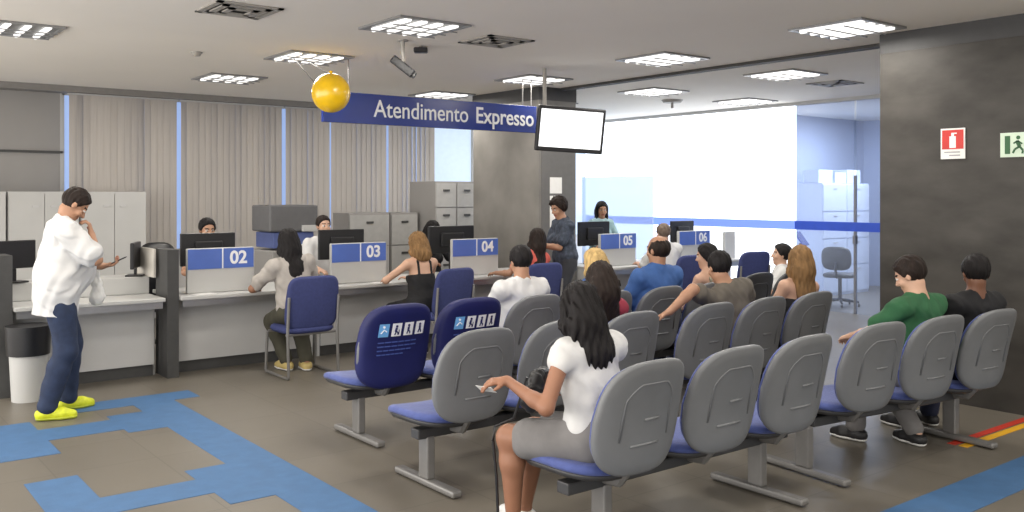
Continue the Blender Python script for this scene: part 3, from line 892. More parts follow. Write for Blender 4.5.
class Sdf:
    def __init__(self, lo, hi, h):
        self.lo = np.array(lo) - 3 * h
        self.h = h
        n = np.ceil((np.array(hi) + 3 * h - self.lo) / h).astype(int) + 1
        self.n = n
        self.ax = [self.lo[i] + h * np.arange(n[i]) for i in range(3)]
        self.D = np.full(n, 9.0, dtype=np.float32)

    def _sub(self, lo, hi):
        a = np.maximum(0, np.floor((lo - self.lo) / self.h).astype(int))
        b = np.minimum(self.n, np.ceil((hi - self.lo) / self.h).astype(int) + 1)
        if np.any(b <= a):
            return None
        sl = tuple(slice(a[i], b[i]) for i in range(3))
        P = np.stack(np.meshgrid(self.ax[0][sl[0]], self.ax[1][sl[1]], self.ax[2][sl[2]], indexing='ij'), -1)
        return sl, P

    def _mix(self, sl, d, k, sub=False):
        D = self.D[sl]
        if sub:
            d = -d
            h = np.maximum(k - np.abs(D - d), 0) / k if k > 0 else 0
            self.D[sl] = np.maximum(D, d) + h * h * k / 4
        else:
            h = np.maximum(k - np.abs(D - d), 0) / k if k > 0 else 0
            self.D[sl] = np.minimum(D, d) - h * h * k / 4

    def cap(self, a, b, ra, rb, k=0.02, flat=None, sub=False):
        a, b = np.array(a, float), np.array(b, float)
        m = max(ra, rb) + k + 3.5 * self.h
        s = self._sub(np.minimum(a, b) - m, np.maximum(a, b) + m)
        if s is None:
            return self
        sl, P = s
        ab = b - a
        w = P - a
        L = max(1e-9, ab @ ab)
        if flat is not None:
            n, f = unit(np.array(flat[0], float)), flat[1]
            # radius reduced along n
            t = np.clip((w @ ab) / L, 0, 1)
            q = w - t[..., None] * ab
            qn = q @ n
            q = q + np.multiply.outer(qn * (1 / f - 1), n)
            d = np.linalg.norm(q, axis=-1) - (ra + (rb - ra) * t)
            d = d * (f + (1 - f) * 0.35)
        else:
            t = np.clip((w @ ab) / L, 0, 1)
            d = np.linalg.norm(w - t[..., None] * ab, axis=-1) - (ra + (rb - ra) * t)
        self._mix(sl, d.astype(np.float32), k, sub)
        return self

    def ell(self, c, r, k=0.02, A=None, sub=False):
        c, r = np.array(c, float), np.array(r, float)
        m = r.max() + k + 3.5 * self.h
        s = self._sub(c - m, c + m)
        if s is None:
            return self
        sl, P = s
        q = P - c
        if A is not None:
            q = q @ A          # columns of A = local axes
        l0 = np.linalg.norm(q / r, axis=-1)
        l1 = np.linalg.norm(q / (r * r), axis=-1)
        d = l0 * (l0 - 1) / np.maximum(l1, 1e-6)
        self._mix(sl, d.astype(np.float32), k, sub)
        return self

    def grid(self):
        return np.stack(np.meshgrid(*self.ax, indexing='ij'), -1)

    def cut(self, n, c, k=0.0):
        """keep n.p < c"""
        n = np.array(n, float)
        d = (self.ax[0][:, None, None] * n[0] + self.ax[1][None, :, None] * n[1] + self.ax[2][None, None, :] * n[2] - c).astype(np.float32)
        if k > 0:
            h = np.maximum(k - np.abs(self.D - d), 0) / k
            self.D = np.maximum(self.D, d) + h * h * k / 4
        else:
            self.D = np.maximum(self.D, d)
        return self

    def wrinkle(self, amp, wl, seed=0):
        rs = np.random.RandomState(seed)
        X, Y, Z = self.ax[0][:, None, None], self.ax[1][None, :, None], self.ax[2][None, None, :]
        tot = 0
        for i in range(4):
            kx, ky, kz = rs.normal(size=3) * 2 * PI / wl * (0.55 + 0.3 * i) * 0.6
            tot = tot + np.sin(kx * X + ky * Y + kz * Z + rs.rand() * 6 + 1.2 * np.sin(ky * X * 0.7 - kx * Z * 0.6))
        self.D = (self.D + amp * 0.5 * tot).astype(np.float32)
        return self

    def mesh(self):
        D = self.D
        D[[0, -1]] = np.maximum(D[[0, -1]], 0.01)
        D[:, [0, -1]] = np.maximum(D[:, [0, -1]], 0.01)
        D[:, :, [0, -1]] = np.maximum(D[:, :, [0, -1]], 0.01)
        ins = D < 0
        nx, ny, nz = D.shape
        cnt = np.zeros((nx - 1, ny - 1, nz - 1), np.int8)
        offs = [(i, j, k) for i in (0, 1) for j in (0, 1) for k in (0, 1)]
        for i, j, k in offs:
            cnt += ins[i:nx - 1 + i, j:ny - 1 + j, k:nz - 1 + k]
        act = np.argwhere((cnt > 0) & (cnt < 8))
        if len(act) == 0:
            return np.zeros((0, 3)), []
        val = {o: D[act[:, 0] + o[0], act[:, 1] + o[1], act[:, 2] + o[2]] for o in offs}
        acc = np.zeros((len(act), 3))
        num = np.zeros(len(act))
        for o in offs:
            for ax in range(3):
                if o[ax] == 0:
                    p = list(o)
                    p[ax] = 1
                    p = tuple(p)
                    a, b = val[o], val[p]
                    m = (a < 0) != (b < 0)
                    t = np.where(m, a / np.where(m, a - b, 1), 0)
                    pos = np.tile(np.array(o, float), (len(act), 1))
                    pos[:, ax] += t
                    acc += pos * m[:, None]
                    num += m
        verts = self.lo + self.h * (act + acc / num[:, None])
        idx = np.full(cnt.shape, -1, np.int64)
        idx[act[:, 0], act[:, 1], act[:, 2]] = np.arange(len(act))
        quads = []
        for ax in range(3):
            s0 = [slice(None)] * 3
            s1 = [slice(None)] * 3
            s0[ax] = slice(0, -1)
            s1[ax] = slice(1, None)
            A, B = ins[tuple(s0)], ins[tuple(s1)]
            e = np.argwhere(A != B)
            flip = A[e[:, 0], e[:, 1], e[:, 2]]
            u, v = (ax + 1) % 3, (ax + 2) % 3
            ok = (e[:, u] > 0) & (e[:, v] > 0)
            e, flip = e[ok], flip[ok]
            q = []
            for du, dv in ((1, 1), (0, 1), (0, 0), (1, 0)):
                c = e.copy()
                c[:, u] -= du
                c[:, v] -= dv
                q.append(idx[c[:, 0], c[:, 1], c[:, 2]])
            q = np.stack(q, 1)
            q[~flip] = q[~flip][:, ::-1]
            quads.append(q)
        return verts, np.concatenate(quads)

    def build(self, name, mats, parent=None, matfn=None):
        v, f = self.mesh()
        me = bpy.data.meshes.new(name)
        me.vertices.add(len(v))
        me.vertices.foreach_set('co', v.astype(np.float32).ravel())
        nf = len(f)
        me.loops.add(nf * 4)
        me.loops.foreach_set('vertex_index', np.asarray(f, np.int32).ravel())
        me.polygons.add(nf)
        me.polygons.foreach_set('loop_start', np.arange(0, nf * 4, 4, dtype=np.int32))
        me.polygons.foreach_set('use_smooth', [True] * nf)
        for m in (mats if isinstance(mats, (list, tuple)) else [mats]):
            me.materials.append(m)
        if matfn is not None:
            me.polygons.foreach_set('material_index', matfn(v[f].mean(axis=1)).astype(np.int32))
        me.update(calc_edges=True)
        me.validate()
        o = bpy.data.objects.new(name, me)
        COL.objects.link(o)
        if parent:
            o.parent = parent
        return o


def ik(a, t, l1, l2, pole):
    """two-bone chain: middle joint and end"""
    d = t - a
    L = np.linalg.norm(d)
    if L > (l1 + l2) * 0.985:
        t = a + unit(d) * (l1 + l2) * 0.985
        d = t - a
        L = np.linalg.norm(d)
    x = (l1 * l1 - l2 * l2 + L * L) / (2 * L)
    hgt = math.sqrt(max(0, l1 * l1 - x * x))
    u = unit(d)
    p = pole - (pole @ u) * u
    return a + u * x + unit(p) * hgt, t


SKIN = {}


def skin(name, rgb):
    c = srgb(*rgb)
    return mat('skin_' + name, c, 0.5, var=0.05, scale=14)


S_light = skin('light', (198, 158, 134))
S_mid = skin('medium', (172, 130, 104))
S_tan = skin('tan', (148, 104, 80))
S_brown = skin('brown', (112, 74, 54))
M_lip = mat('lip', srgb(150, 84, 74), 0.45)
M_eyew = mat('eye_white', (0.7, 0.68, 0.65), 0.3)
M_eyed = mat('eye_dark', (0.02, 0.015, 0.01), 0.2)
M_brow = mat('brow', srgb(40, 28, 22), 0.8)


def hairm(name, rgb):
    return mat('hair_' + name, srgb(*rgb), 0.62, var=0.35, scale=40, stretch=(1, 1, 0.22), bump=0.6, bscale=110, spec=0.22)


H_black = hairm('black', (24, 21, 22))
H_dark = hairm('dark_brown', (36, 27, 23))
H_brown = hairm('brown', (92, 66, 46))
H_blond = hairm('blond', (128, 98, 64))
H_lblond = hairm('light_blond', (196, 166, 112))
H_grey = hairm('grey', (112, 98, 88))


def cloth(name, rgb, var=0.06, **k):
    return mat('cloth_' + name, srgb(*rgb), 0.85, var=var, scale=k.pop('scale', 18), bump=0.15, bscale=500, **k)


def person(label, loc, heading, s):
    """loc: floor point under the pelvis; heading: degrees of the facing direction from +X.  Local frame: +Y forward, +X right hand."""
    sc = s.get('scale', 1.0)
    fem = s.get('fem', False)
    h = s.get('h', 0.010)
    pz = s.get('pz', 0.57)
    P = V(0, 0, pz)
    lean, side, twist = s.get('lean', -12), s.get('side', 0), s.get('twist', 0)
    RS = rotm('Y', side) @ rotm('X', -lean) @ rotm('Z', twist)      # spine frame
    RP = rotm('Y', side * 0.4) @ rotm('X', -lean * 0.6)
    X_, Y_, Z_ = RS[:, 0], RS[:, 1], RS[:, 2]
    up = rotm('Y', side) @ rotm('X', -lean) @ V(0, 0, 1)
    T = lambda z, y=0.0: P + up * z * sc + Y_ * y * sc
    N = T(0.49)
    shw = (0.155 if fem else 0.176) * sc * s.get('shw', 1.0)
    ShR, ShL = T(0.425) + X_ * shw, T(0.425) - X_ * shw
    ShR = ShR + s.get('shR', V(0, 0, 0))
    ShL = ShL + s.get('shL', V(0, 0, 0))
    # head frame
    HY, HP, HR = s.get('hyaw', 0), s.get('hpitch', 5), s.get('hroll', 0)
    RH = rotm('Z', HY + twist * 0.5) @ rotm('Y', HR) @ rotm('X', -HP)
    hs = s.get('hscale', 1.0) * (0.96 if fem else 1.0) * sc
    neckdir = unit(up + rotm('Z', HY * 0.5) @ V(0, math.sin(R(HP)) * 0.55 + 0.12, 0))
    HC = N + neckdir * 0.145 * sc
    hd = lambda x, y, z: HC + RH @ (V(x, y, z) * hs)
    bl = s.get('bulk', 1.0)

    # limbs
    ua, fa, th, sh = 0.285 * sc, 0.25 * sc, 0.43 * sc, 0.42 * sc
    Fr = lambda v: np.array(v, float)
    arms = {}
    for sd, S in (('R', ShR), ('L', ShL)):
        sg = 1 if sd == 'R' else -1
        tgt = s.get('hand' + sd, (sg * 0.14, 0.30, pz + 0.12))
        pole = Fr(s.get('pole' + sd, (sg * 0.6, -0.5, -0.7)))
        E, Wr = ik(S, Fr(tgt), ua, fa, pole)
        hdv = unit(Fr(s.get('hdir' + sd, tuple(Wr - E))))
        pn = Fr(s.get('palm' + sd, (0, 0, -1)))
        pn = unit(pn - (pn @ hdv) * hdv)
        arms[sd] = (S, E, Wr, hdv, pn, s.get('curl' + sd, 25))
    legs = {}
    for sd in 'RL':
        sg = 1 if sd == 'R' else -1
        H = P + RP @ V(sg * 0.09, 0, -0.02) * sc
        tgt = Fr(s.get('foot' + sd, (sg * 0.12, 0.44, 0.085)))
        pole = Fr(s.get('kpole' + sd, (sg * 0.15, 1.0, 0.6)))
        K, A = ik(H, tgt, th, sh, pole)
        fd = unit(Fr(s.get('fdir' + sd, (sg * 0.15, 1, 0))))
        legs[sd] = (H, K, A, fd)
    pts = [P, N, HC] + [x for a in arms.values() for x in a[:3]] + [x for l in legs.values() for x in l[:3]]
    lo = np.min(pts, axis=0) - 0.25
    hi = np.max(pts, axis=0) + 0.25
    lo[2] = max(lo[2], -0.02)

    def torso(S, o, shoulders=True, sleeve=None):
        wz = (0.88 if fem else 1.0)
        S.cap(T(0.055), T(0.14), (0.160 if fem else 0.155) * bl * sc + o, 0.142 * wz * bl * sc + o, 0.03, (Y_, 0.74))
        S.cap(T(0.14), T(0.26), 0.142 * wz * bl * sc + o, 0.146 * wz * sc + o, 0.05, (Y_, 0.70))
        S.cap(T(0.26), T(0.35), 0.150 * wz * sc + o, 0.135 * wz * sc + o, 0.05, (Y_, 0.70))
        if s.get('belly'):
            S.ell(T(0.15, 0.07), np.array((0.135, 0.135, 0.15)) * sc * s['belly'] + o, 0.06, RS)
        if fem:
            for q in (-1, 1):
                S.ell(T(0.27, 0.085) + X_ * 0.07 * q * sc, np.array((0.055, 0.05, 0.055)) * sc + o, 0.03, RS)
        if shoulders:
            for Sh in (ShR, ShL):
                S.cap(T(0.40) * 0.6 + Sh * 0.4, Sh, 0.07 * sc + o, (0.047 if fem else 0.055) * sc + o, 0.05)
                S.cap(N + up * 0.0, N * 0.45 + Sh * 0.55, 0.045 * sc + o * 0.6, 0.04 * sc + o * 0.6, 0.04)

    def arm(S, sd, o, t0=0.0, t1=2.0, ext=0.0):
        Sh, E, Wr = arms[sd][:3]
        g = (0.86 if fem else 1.0) * s.get('armg', 1.0)
        if t1 <= 1:
            e = Sh + (E - Sh) * t1
            S.cap(Sh, e, 0.053 * g * sc + o, (0.053 - 0.011 * t1) * g * sc + o + ext, 0.03)
        else:
            S.cap(Sh, E, 0.053 * g * sc + o, 0.041 * g * sc + o, 0.03)
            e = E + (Wr - E) * (t1 - 1)
            m_ = E + (Wr - E) * min(0.3, t1 - 1)
            S.cap(E, m_, 0.041 * g * sc + o, 0.041 * g * sc + o, 0.02)
            if t1 > 1.3:
                S.cap(m_, e, 0.041 * g * sc + o, 0.027 * g * sc + o, 0.02)

    def leg(S, sd, o, t1=2.0, ext=0.0):
        H, K, A, fd = legs[sd]
        g = s.get('legg', 1.0)
        if t1 <= 1:
            S.cap(H, H + (K - H) * t1, 0.088 * g * sc + o, (0.088 - 0.03 * t1) * g * sc + o + ext, 0.04)
        else:
            S.cap(H, K, 0.088 * g * sc + o, 0.058 * g * sc + o, 0.04)
            kb = K + (A - K) * 0.3
            e = K + (A - K) * (t1 - 1)
            calf = unit(np.cross(A - K, np.cross(fd, A - K)))
            S.cap(K, kb - calf * 0.012, 0.055 * g * sc + o, 0.057 * g * sc + o, 0.03)
            S.cap(kb - calf * 0.012, e, 0.057 * g * sc + o, (0.036 * sc if t1 > 1.8 else 0.05 * sc) + o + ext, 0.03)

    # ---------------- body
    B = Sdf(lo, hi, h)
    torso(B, 0.0)
    B.cap(N - up * 0.04, hd(0, -0.015, -0.06), (0.048 if fem else 0.056) * sc, (0.045 if fem else 0.053) * sc, 0.03)
    B.ell(hd(0, -0.012, 0.032), np.array((0.073, 0.092, 0.084)) * hs, 0.02, RH)
    B.ell(hd(0, 0.026, -0.045), np.array((0.056, 0.060, 0.068)) * hs, 0.03, RH)
    B.ell(hd(0, 0.066, -0.094), np.array((0.022, 0.018, 0.017)) * hs, 0.025, RH)
    B.cap(hd(-0.034, 0.074, 0.026), hd(0.034, 0.074, 0.026), 0.010 * hs, 0.010 * hs, 0.02)
    for q in (-1, 1):
        B.ell(hd(0.030 * q, 0.093, 0.008), np.array((0.017, 0.014, 0.011)) * hs, 0.01, RH, sub=True)
        B.ell(hd(0.030 * q, 0.073, 0.008), np.array((0.014, 0.014, 0.012)) * hs, 0.004, RH)
        B.ell(hd(0.044 * q, 0.058, -0.028), np.array((0.022, 0.02, 0.02)) * hs, 0.02, RH)
        B.ell(hd(0.075 * q, -0.008, -0.006), np.array((0.010, 0.020, 0.032)) * hs, 0.008, RH)
    B.cap(hd(0, 0.082, 0.014), hd(0, 0.104, -0.022), 0.008 * hs, 0.013 * hs, 0.012)
    B.cap(hd(-0.012, 0.086, -0.026), hd(0.012, 0.086, -0.026), 0.010 * hs, 0.010 * hs, 0.008)
    B.cap(hd(-0.019, 0.080, -0.055), hd(0.019, 0.080, -0.055), 0.007 * hs, 0.007 * hs, 0.008)
    B.cap(hd(-0.016, 0.079, -0.066), hd(0.016, 0.079, -0.066), 0.008 * hs, 0.008 * hs, 0.006)
    for sd in 'RL':
        arm(B, sd, 0.0)
        Sh, E, Wr, d, n, curl = arms[sd]
        sg = 1 if sd == 'R' else -1
        side_ = unit(np.cross(n, d)) * sg           # towards the thumb (palm n, fingers d)
        g = (0.88 if fem else 1.0) * sc
        pc = Wr + d * 0.05 * g
        B.cap(Wr, Wr + d * 0.03 * g, 0.025 * g, 0.026 * g, 0.02, (n, 0.7))
        for i in range(4):
            off = (0.030 - 0.020 * i)
            kn = Wr + d * (0.088 - 0.004 * abs(i - 1)) * g + side_ * off * g
            B.cap(Wr + d * 0.02 * g + side_ * off * 0.55 * g, kn, 0.0135 * g, 0.0115 * g, 0.012)
            ln = (0.072, 0.080, 0.075, 0.060)[i] * g
            c1, c2, c3 = R(curl * 0.7 + 3 * i), R(curl * 1.6 + 4 * i), R(curl * 2.2 + 4 * i)
            p0 = kn
            for c, fr, r0, r1 in ((c1, 0.45, 0.0098, 0.0090), (c2, 0.30, 0.0090, 0.0084), (c3, 0.25, 0.0084, 0.0074)):
                p1 = p0 + (d * math.cos(c) + n * math.sin(c)) * ln * fr
                B.cap(p0, p1, r0 * g, r1 * g, 0.003)
                p0 = p1
        t0 = Wr + d * 0.022 * g + side_ * 0.022 * g
        t1 = t0 + (d * 0.65 + side_ * 0.75 + n * 0.25) * 0.042 * g
        t2 = t1 + (d * 0.85 + side_ * 0.25 + n * 0.40) * 0.032 * g
        B.cap(t0, t1, 0.0145 * g, 0.0115 * g, 0.01)
        B.cap(t1, t2, 0.0112 * g, 0.0085 * g, 0.004)
        H, K, A, fd = legs[sd]
        leg(B, sd, 0.0)
        B.cap(A, A - V(0, 0, 0.03) * sc, 0.036 * sc, 0.038 * sc, 0.02)
        toe = A + fd * 0.15 * sc
        toe[2] = A[2] - 0.055 * sc
        hl = A - fd * 0.035 * sc
        hl[2] = A[2] - 0.05 * sc
        B.cap(hl, toe, 0.032 * sc, 0.024 * sc, 0.02)

    RHi = RH.T

    def matfn(c):
        q = (c - HC) @ RHi.T / hs
        m = np.zeros(len(c), int)
        x, y, z = np.abs(q[:, 0]), q[:, 1], q[:, 2]
        near = (y > 0.04) & (np.abs(z) < 0.2) & (x < 0.1)
        m[near & (x < 0.025) & (np.abs(z + 0.060) < 0.012) & (y > 0.072)] = 1
        e = near & (((x - 0.030) / 0.014) ** 2 + ((z - 0.008) / 0.009) ** 2 < 1)
        m[e] = 2
        m[near & (((x - 0.030) / 0.007) ** 2 + ((z - 0.008) / 0.008) ** 2 < 1)] = 3
        m[near & (x > 0.012) & (x < 0.05) & (np.abs(z - 0.030) < 0.006) & (y > 0.05)] = 4
        return m

    body = B.build('person', [s.get('skin', S_light), M_lip, M_eyew, M_eyed, s.get('brow', M_brow)], None, matfn)
    body.location = loc
    body.rotation_euler = (0, 0, R(heading - 90))
    tag(body, label, s.get('cat', 'person'), s.get('group', 'people in the branch'))

    # ---------------- shirt
    if 'shirt' in s:
        q = s['shirt']
        S = Sdf(lo, hi, h)
        o = q.get('off', 0.012)
        sl = q.get('sleeve', 0.6)
        torso(S, o, shoulders=q.get('shoulders', True))
        if q.get('hem', -0.05) < -0.09:
            S.cap(T(0.07), T(q['hem'] - 0.03), 0.146 * bl * sc + o, 0.128 * bl * sc + o, 0.04, (Y_, 0.76))
        if sl > 0:
            for sd in 'RL':
                arm(S, sd, o, 0, sl, q.get('flare', 0.008))
        if q.get('wr', 0.006):
            S.wrinkle(min(0.0065, q.get('wr', 0.005)), 0.15, q.get('seed', 1))
        S.cut(-up, -(T(q.get('hem', -0.05)) @ up))
        if 'top' in q:                                   # strapless top edge
            S.cut(up, T(q['top']) @ up)
            for sg in (-1, 1):
                pth = [T(q['top'] - 0.03, -0.085), T(0.43, -0.075), T(0.475, -0.015), T(0.43, 0.055), T(q['top'] - 0.02, 0.10)]
                for a, b in zip(pth[:-1], pth[1:]):
                    w_ = q.get('strapx', 0.075)
                    S.cap(a + X_ * sg * w_, b + X_ * sg * w_, q.get('strap', 0.013), q.get('strap', 0.013), 0.006)
        else:
            S.cap(N + neckdir * (0.055 + q.get('neck', 0.0)), N + neckdir * 0.22, 0.070 * sc, 0.10 * sc, 0.01, sub=True)
        if q.get('collar'):
            S.cap(N - up * 0.02, N + neckdir * 0.03, 0.070 * sc, 0.064 * sc, 0.01)
            S.cap(N + neckdir * 0.12, N + neckdir * 0.22, 0.085 * sc, 0.10 * sc, 0.004, sub=True)
        S.build(q.get('name', 'shirt'), q['mat'], body)
    # ---------------- trousers / shorts
    if 'pants' in s:
        q = s['pants']
        S = Sdf(lo, hi, h)
        o = q.get('off', 0.017)
        S.cap(T(0.055), T(0.12), (0.160 if fem else 0.155) * bl * sc + o * 0.5, 0.140 * bl * sc + o * 0.5, 0.03, (Y_, 0.74))
        for sd in 'RL':
            leg(S, sd, o, q.get('len', 1.93), q.get('flare', 0.012))
        if q.get('wr', 0.006):
            S.wrinkle(min(0.0035, q.get('wr', 0.0035)), 0.21, 5)
        S.cut(up, T(q.get('waist', 0.1)) @ up)
        S.build(q.get('name', 'trousers'), q['mat'], body)
    # ---------------- shoes
    if 'shoes' in s:
        for sd in 'RL':
            H, K, A, fd = legs[sd]
            S = Sdf(A - 0.26, A + 0.26, min(h, 0.008))
            zb = max(A[2] - 0.083 * sc, 0.004)
            a = A - fd * 0.035 * sc
            a[2] = zb + 0.042
            b = A + fd * 0.10 * sc
            b[2] = zb + 0.036
            c = A + fd * 0.165 * sc
            c[2] = zb + 0.028
            S.cap(a, b, 0.046 * sc, 0.046 * sc, 0.02)
            S.cap(b, c, 0.046 * sc, 0.034 * sc, 0.02)
            S.cap(A + V(0, 0, -0.03), a + fd * 0.02 + V(0, 0, 0.01), 0.046 * sc, 0.044 * sc, 0.02)
            S.cut(V(0, 0, -1), -zb)
            S.cut(unit(V(0, 0, 1) - fd * 0.25), (A + V(0, 0, 0.005)) @ unit(V(0, 0, 1) - fd * 0.25))
            so = S.build('shoe', s['shoes'], body)
            S2 = Sdf(A - 0.26, A + 0.26, min(h, 0.008))
            S2.cap(a, b, 0.051 * sc, 0.051 * sc, 0.02)
            S2.cap(b, c, 0.051 * sc, 0.039 * sc, 0.02)
            S2.cut(V(0, 0, -1), -(zb - 0.002))
            S2.cut(V(0, 0, 1), zb + 0.02)
            S2.build('sole', s.get('sole', M_paper), so)
    # ---------------- hair
    if 'hair' in s:
        q = s['hair']
        st = q['style']
        S = Sdf(HC - 0.6, HC + 0.3, min(h, 0.009))
        vol = q.get('vol', 0.012)
        if st == 'balding':
            S.ell(hd(0, -0.014, 0.018), (np.array((0.077, 0.096, 0.078)) + vol * 0.6) * hs, 0.01, RH)
            n = RH @ unit(V(0, 0.90, 0.45))
            S.cut(n, n @ hd(0, 0.015, 0.062), 0.01)
        else:
            S.ell(hd(0, -0.014, 0.034), (np.array((0.074, 0.093, 0.086)) + vol) * hs, 0.01, RH)
            if st != 'short':
                S.ell(hd(0, -0.03, -0.02), (np.array((0.074, 0.075, 0.08)) + vol) * hs, 0.03, RH)
            n = RH @ unit(V(0, 0.80, -0.55 if st in ('short', 'bob', 'long', 'tail') else -0.5))
            S.cut(n, n @ hd(0, 0.052 if st != 'long' else 0.06, q.get('line', 0.052)), 0.015)
        if st in ('short', 'balding'):
            n = RH @ V(0, 0.35, -0.94)
            S.cut(n, n @ hd(0, -0.06, -0.068), 0.01)
        RSb = Y_
        if st in ('long', 'bob'):
            L = q.get('len', 0.32)
            w_ = q.get('w', 0.085)
            back = N - Y_ * (0.085 * sc) - up * (L - 0.12)
            mid = hd(0, -0.075, -0.08)
            S.cap(hd(0, -0.04, 0.02), mid, 0.082 * hs, w_ * hs, 0.03, (RH[:, 1], 0.75))
            S.cap(mid, back + q.get('sway', V(0, 0, 0)), w_ * hs, w_ * 0.95 * hs, 0.05, (Y_, 0.45))
            for sg in (-1, 1):
                a = hd(0.070 * sg, -0.005, 0.03)
                b = hd(0.074 * sg, 0.0, -0.09)
                S.cap(a, b, 0.026 * hs, 0.028 * hs, 0.02)
                if q.get('front', False):
                    S.cap(b, T(0.44 - L * 0.45, 0.05) + X_ * 0.09 * sg, 0.028 * hs, 0.02 * hs, 0.02)
                else:
                    S.cap(b, N * 0.4 + back * 0.6 + X_ * 0.05 * sg + q.get('sway', V(0, 0, 0)) * 0.6, 0.036 * hs, 0.034 * hs, 0.06)
        if st == 'tail':
            L = q.get('len', 0.25)
            a = hd(0, -0.105, 0.0)
            b = N - Y_ * 0.09 - up * (L - 0.15)
            S.cap(hd(0, -0.08, 0.02), a, 0.04 * hs, 0.036 * hs, 0.02)
            S.cap(a, a * 0.4 + b * 0.6, 0.038 * hs, 0.046 * hs, 0.02)
            S.cap(a * 0.4 + b * 0.6, b, 0.046 * hs, 0.022 * hs, 0.02)
        if st == 'bun':
            S.ell(hd(0, -0.10, 0.06), np.array((0.045, 0.04, 0.045)) * hs, 0.01, RH)
        # strands
        G = S.grid()
        qv = (G - HC) @ RH
        ang = np.arctan2(qv[..., 0], -qv[..., 1] + 0.02)
        am = q.get('strand', 0.0035)
        S.D = (S.D + am * 0.6 * np.sin(ang * 23 + 3.0 * np.sin(qv[..., 2] * 19 + ang)) + am * 0.6 * np.sin(qv[..., 0] * 190 + qv[..., 2] * 40 + 2 * np.sin(qv[..., 1] * 60)) + am * 0.7 * np.sin(qv[..., 2] * 55 + ang * 3) * np.sin(ang * 5 + qv[..., 2] * 20)).astype(np.float32)
        if st in ('short', 'bob', 'long', 'tail', 'bun'):
            # keep the face clear
            fc = Sdf.ell
            S.ell(hd(0, 0.115, -0.03), np.array((0.066, 0.085, 0.092)) * hs, 0.006, RH, sub=True)
        ho = S.build('hair', q['mat'], body)
        ho_ = ho
    fr = dict(body=body, hd=hd, RH=RH, arms=arms, legs=legs, T=T, N=N, HC=HC, X=X_, Y=Y_, up=up)
    return fr


def world_pt(fr, p):
    b = fr['body']
    M = Matrix.Translation(b.location) @ Matrix.Rotation(b.rotation_euler.z, 4, 'Z')
    return M @ Vector(p)


def world_dir(fr, d):
    return Matrix.Rotation(fr['body'].rotation_euler.z, 3, 'Z') @ Vector(d)


C_white = cloth('white', (206, 206, 206), 0.03)
C_offw = cloth('off_white', (166, 160, 154), 0.06)
C_jean = cloth('denim', (36, 48, 74), 0.2)
C_black = cloth('black', (22, 22, 25), 0.1)
C_green = cloth('green', (42, 92, 58), 0.08)
C_olive = cloth('grey_olive', (98, 92, 84), 0.05)
C_blue = cloth('blue', (62, 98, 158), 0.08)
C_grey = cloth('grey', (118, 116, 116), 0.06)
C_coral = cloth('coral', (206, 96, 84), 0.08)
C_khaki = cloth('khaki', (150, 144, 122), 0.08)
C_print = cloth('dark_print', (62, 70, 84), 0.5, scale=26)
C_navy = cloth('navy', (30, 36, 60), 0.1)
C_pink = cloth('dark_pink', (140, 44, 62), 0.1)
C_dgrey = cloth('dark_grey', (58, 60, 66), 0.1)
C_tealshirt = cloth('pale_teal', (150, 180, 186), 0.06)
M_neon = mat('neon_yellow_shoe', srgb(206, 214, 40), 0.5, var=0.15, scale=30)
M_blackshoe = mat('black_shoe', (0.02, 0.02, 0.022), 0.5)
M_whiteshoe = mat('white_shoe', (0.7, 0.7, 0.7), 0.5)
DARK = dict(mat=C_navy)

# 1 standing man with a phone
mx, my = 1.57, 7.73
f = person('standing man in a white shirt and jeans looking at his phone', (mx, my, 0), -2, dict(
    pz=0.98, scale=1.05, h=0.007, lean=5, bulk=1.22, belly=1.08, skin=S_mid, hpitch=46, hyaw=0,
    handR=(0.06, 0.235, 1.385), poleR=(0.75, 0.35, -1.0), hdirR=(-0.25, -0.12, 1), palmR=(-0.3, -0.9, 0), curlR=50,
    handL=(-0.10, 0.34, 1.13), poleL=(-0.7, -0.5, -0.6), hdirL=(0.35, 0.9, 0.12), palmL=(0.1, 0, 1), curlL=40,
    footR=(0.12, -0.09, 0.09), footL=(-0.16, 0.10, 0.09), fdirR=(0.25, 1, 0), fdirL=(-0.15, 1, 0),
    shirt=dict(mat=C_white, sleeve=0.78, off=0.032, hem=-0.195, wr=0.009, flare=0.016), pants=dict(mat=C_jean, off=0.022, wr=0.006, flare=0.014, len=1.95),
    shoes=M_neon, sole=mat('neon_sole', srgb(180, 190, 60), 0.6), hair=dict(style='short', mat=H_dark, vol=0.012)))
Sh, E, Wr, d, n, c = f['arms']['L']
pp = world_pt(f, Wr + d * 0.105 + n * 0.028)
t = thing('mobile_phone', 'black phone held by the standing man', 'phone', pp, f['body'].rotation_euler.z + R(-20))
rr = Matrix.Rotation(R(25), 3, 'X')
MB().box((0, 0.02, 0), (0.072, 0.145, 0.010), rr, 0.004).build('casing', M_black, t)
q = MB().box((0, 0.0175, 0.0055), (0.064, 0.128, 0.001), rr).build('screen', mat('phone_screen', (0.1, 0.1, 0.12), 0.1, emit=(0.6, 0.65, 0.7), estr=0.25), t)
# bag on his arm
wp = world_pt(f, Wr - d * 0.035 - V(0, 0, 0.035))
S = Sdf((-0.12, -0.1, -0.36), (0.12, 0.1, 0.05), 0.008)
S.cap((0, 0, -0.12), (0, 0, -0.21), 0.04, 0.065, 0.04, ((0, 1, 0), 0.6))
S.cap((-0.02, 0, -0.09), (-0.008, 0, 0.0), 0.016, 0.010, 0.03)
S.cap((0.02, 0, -0.09), (0.008, 0, 0.0), 0.016, 0.010, 0.03)
S.wrinkle(0.004, 0.08, 3)
bg = tag(S.build('carrier_bag', M_bagwhite), 'white plastic bag hanging from the standing man\'s forearm', 'bag')
bg.location = wp
bg.rotation_euler = (0, 0, R(-20))

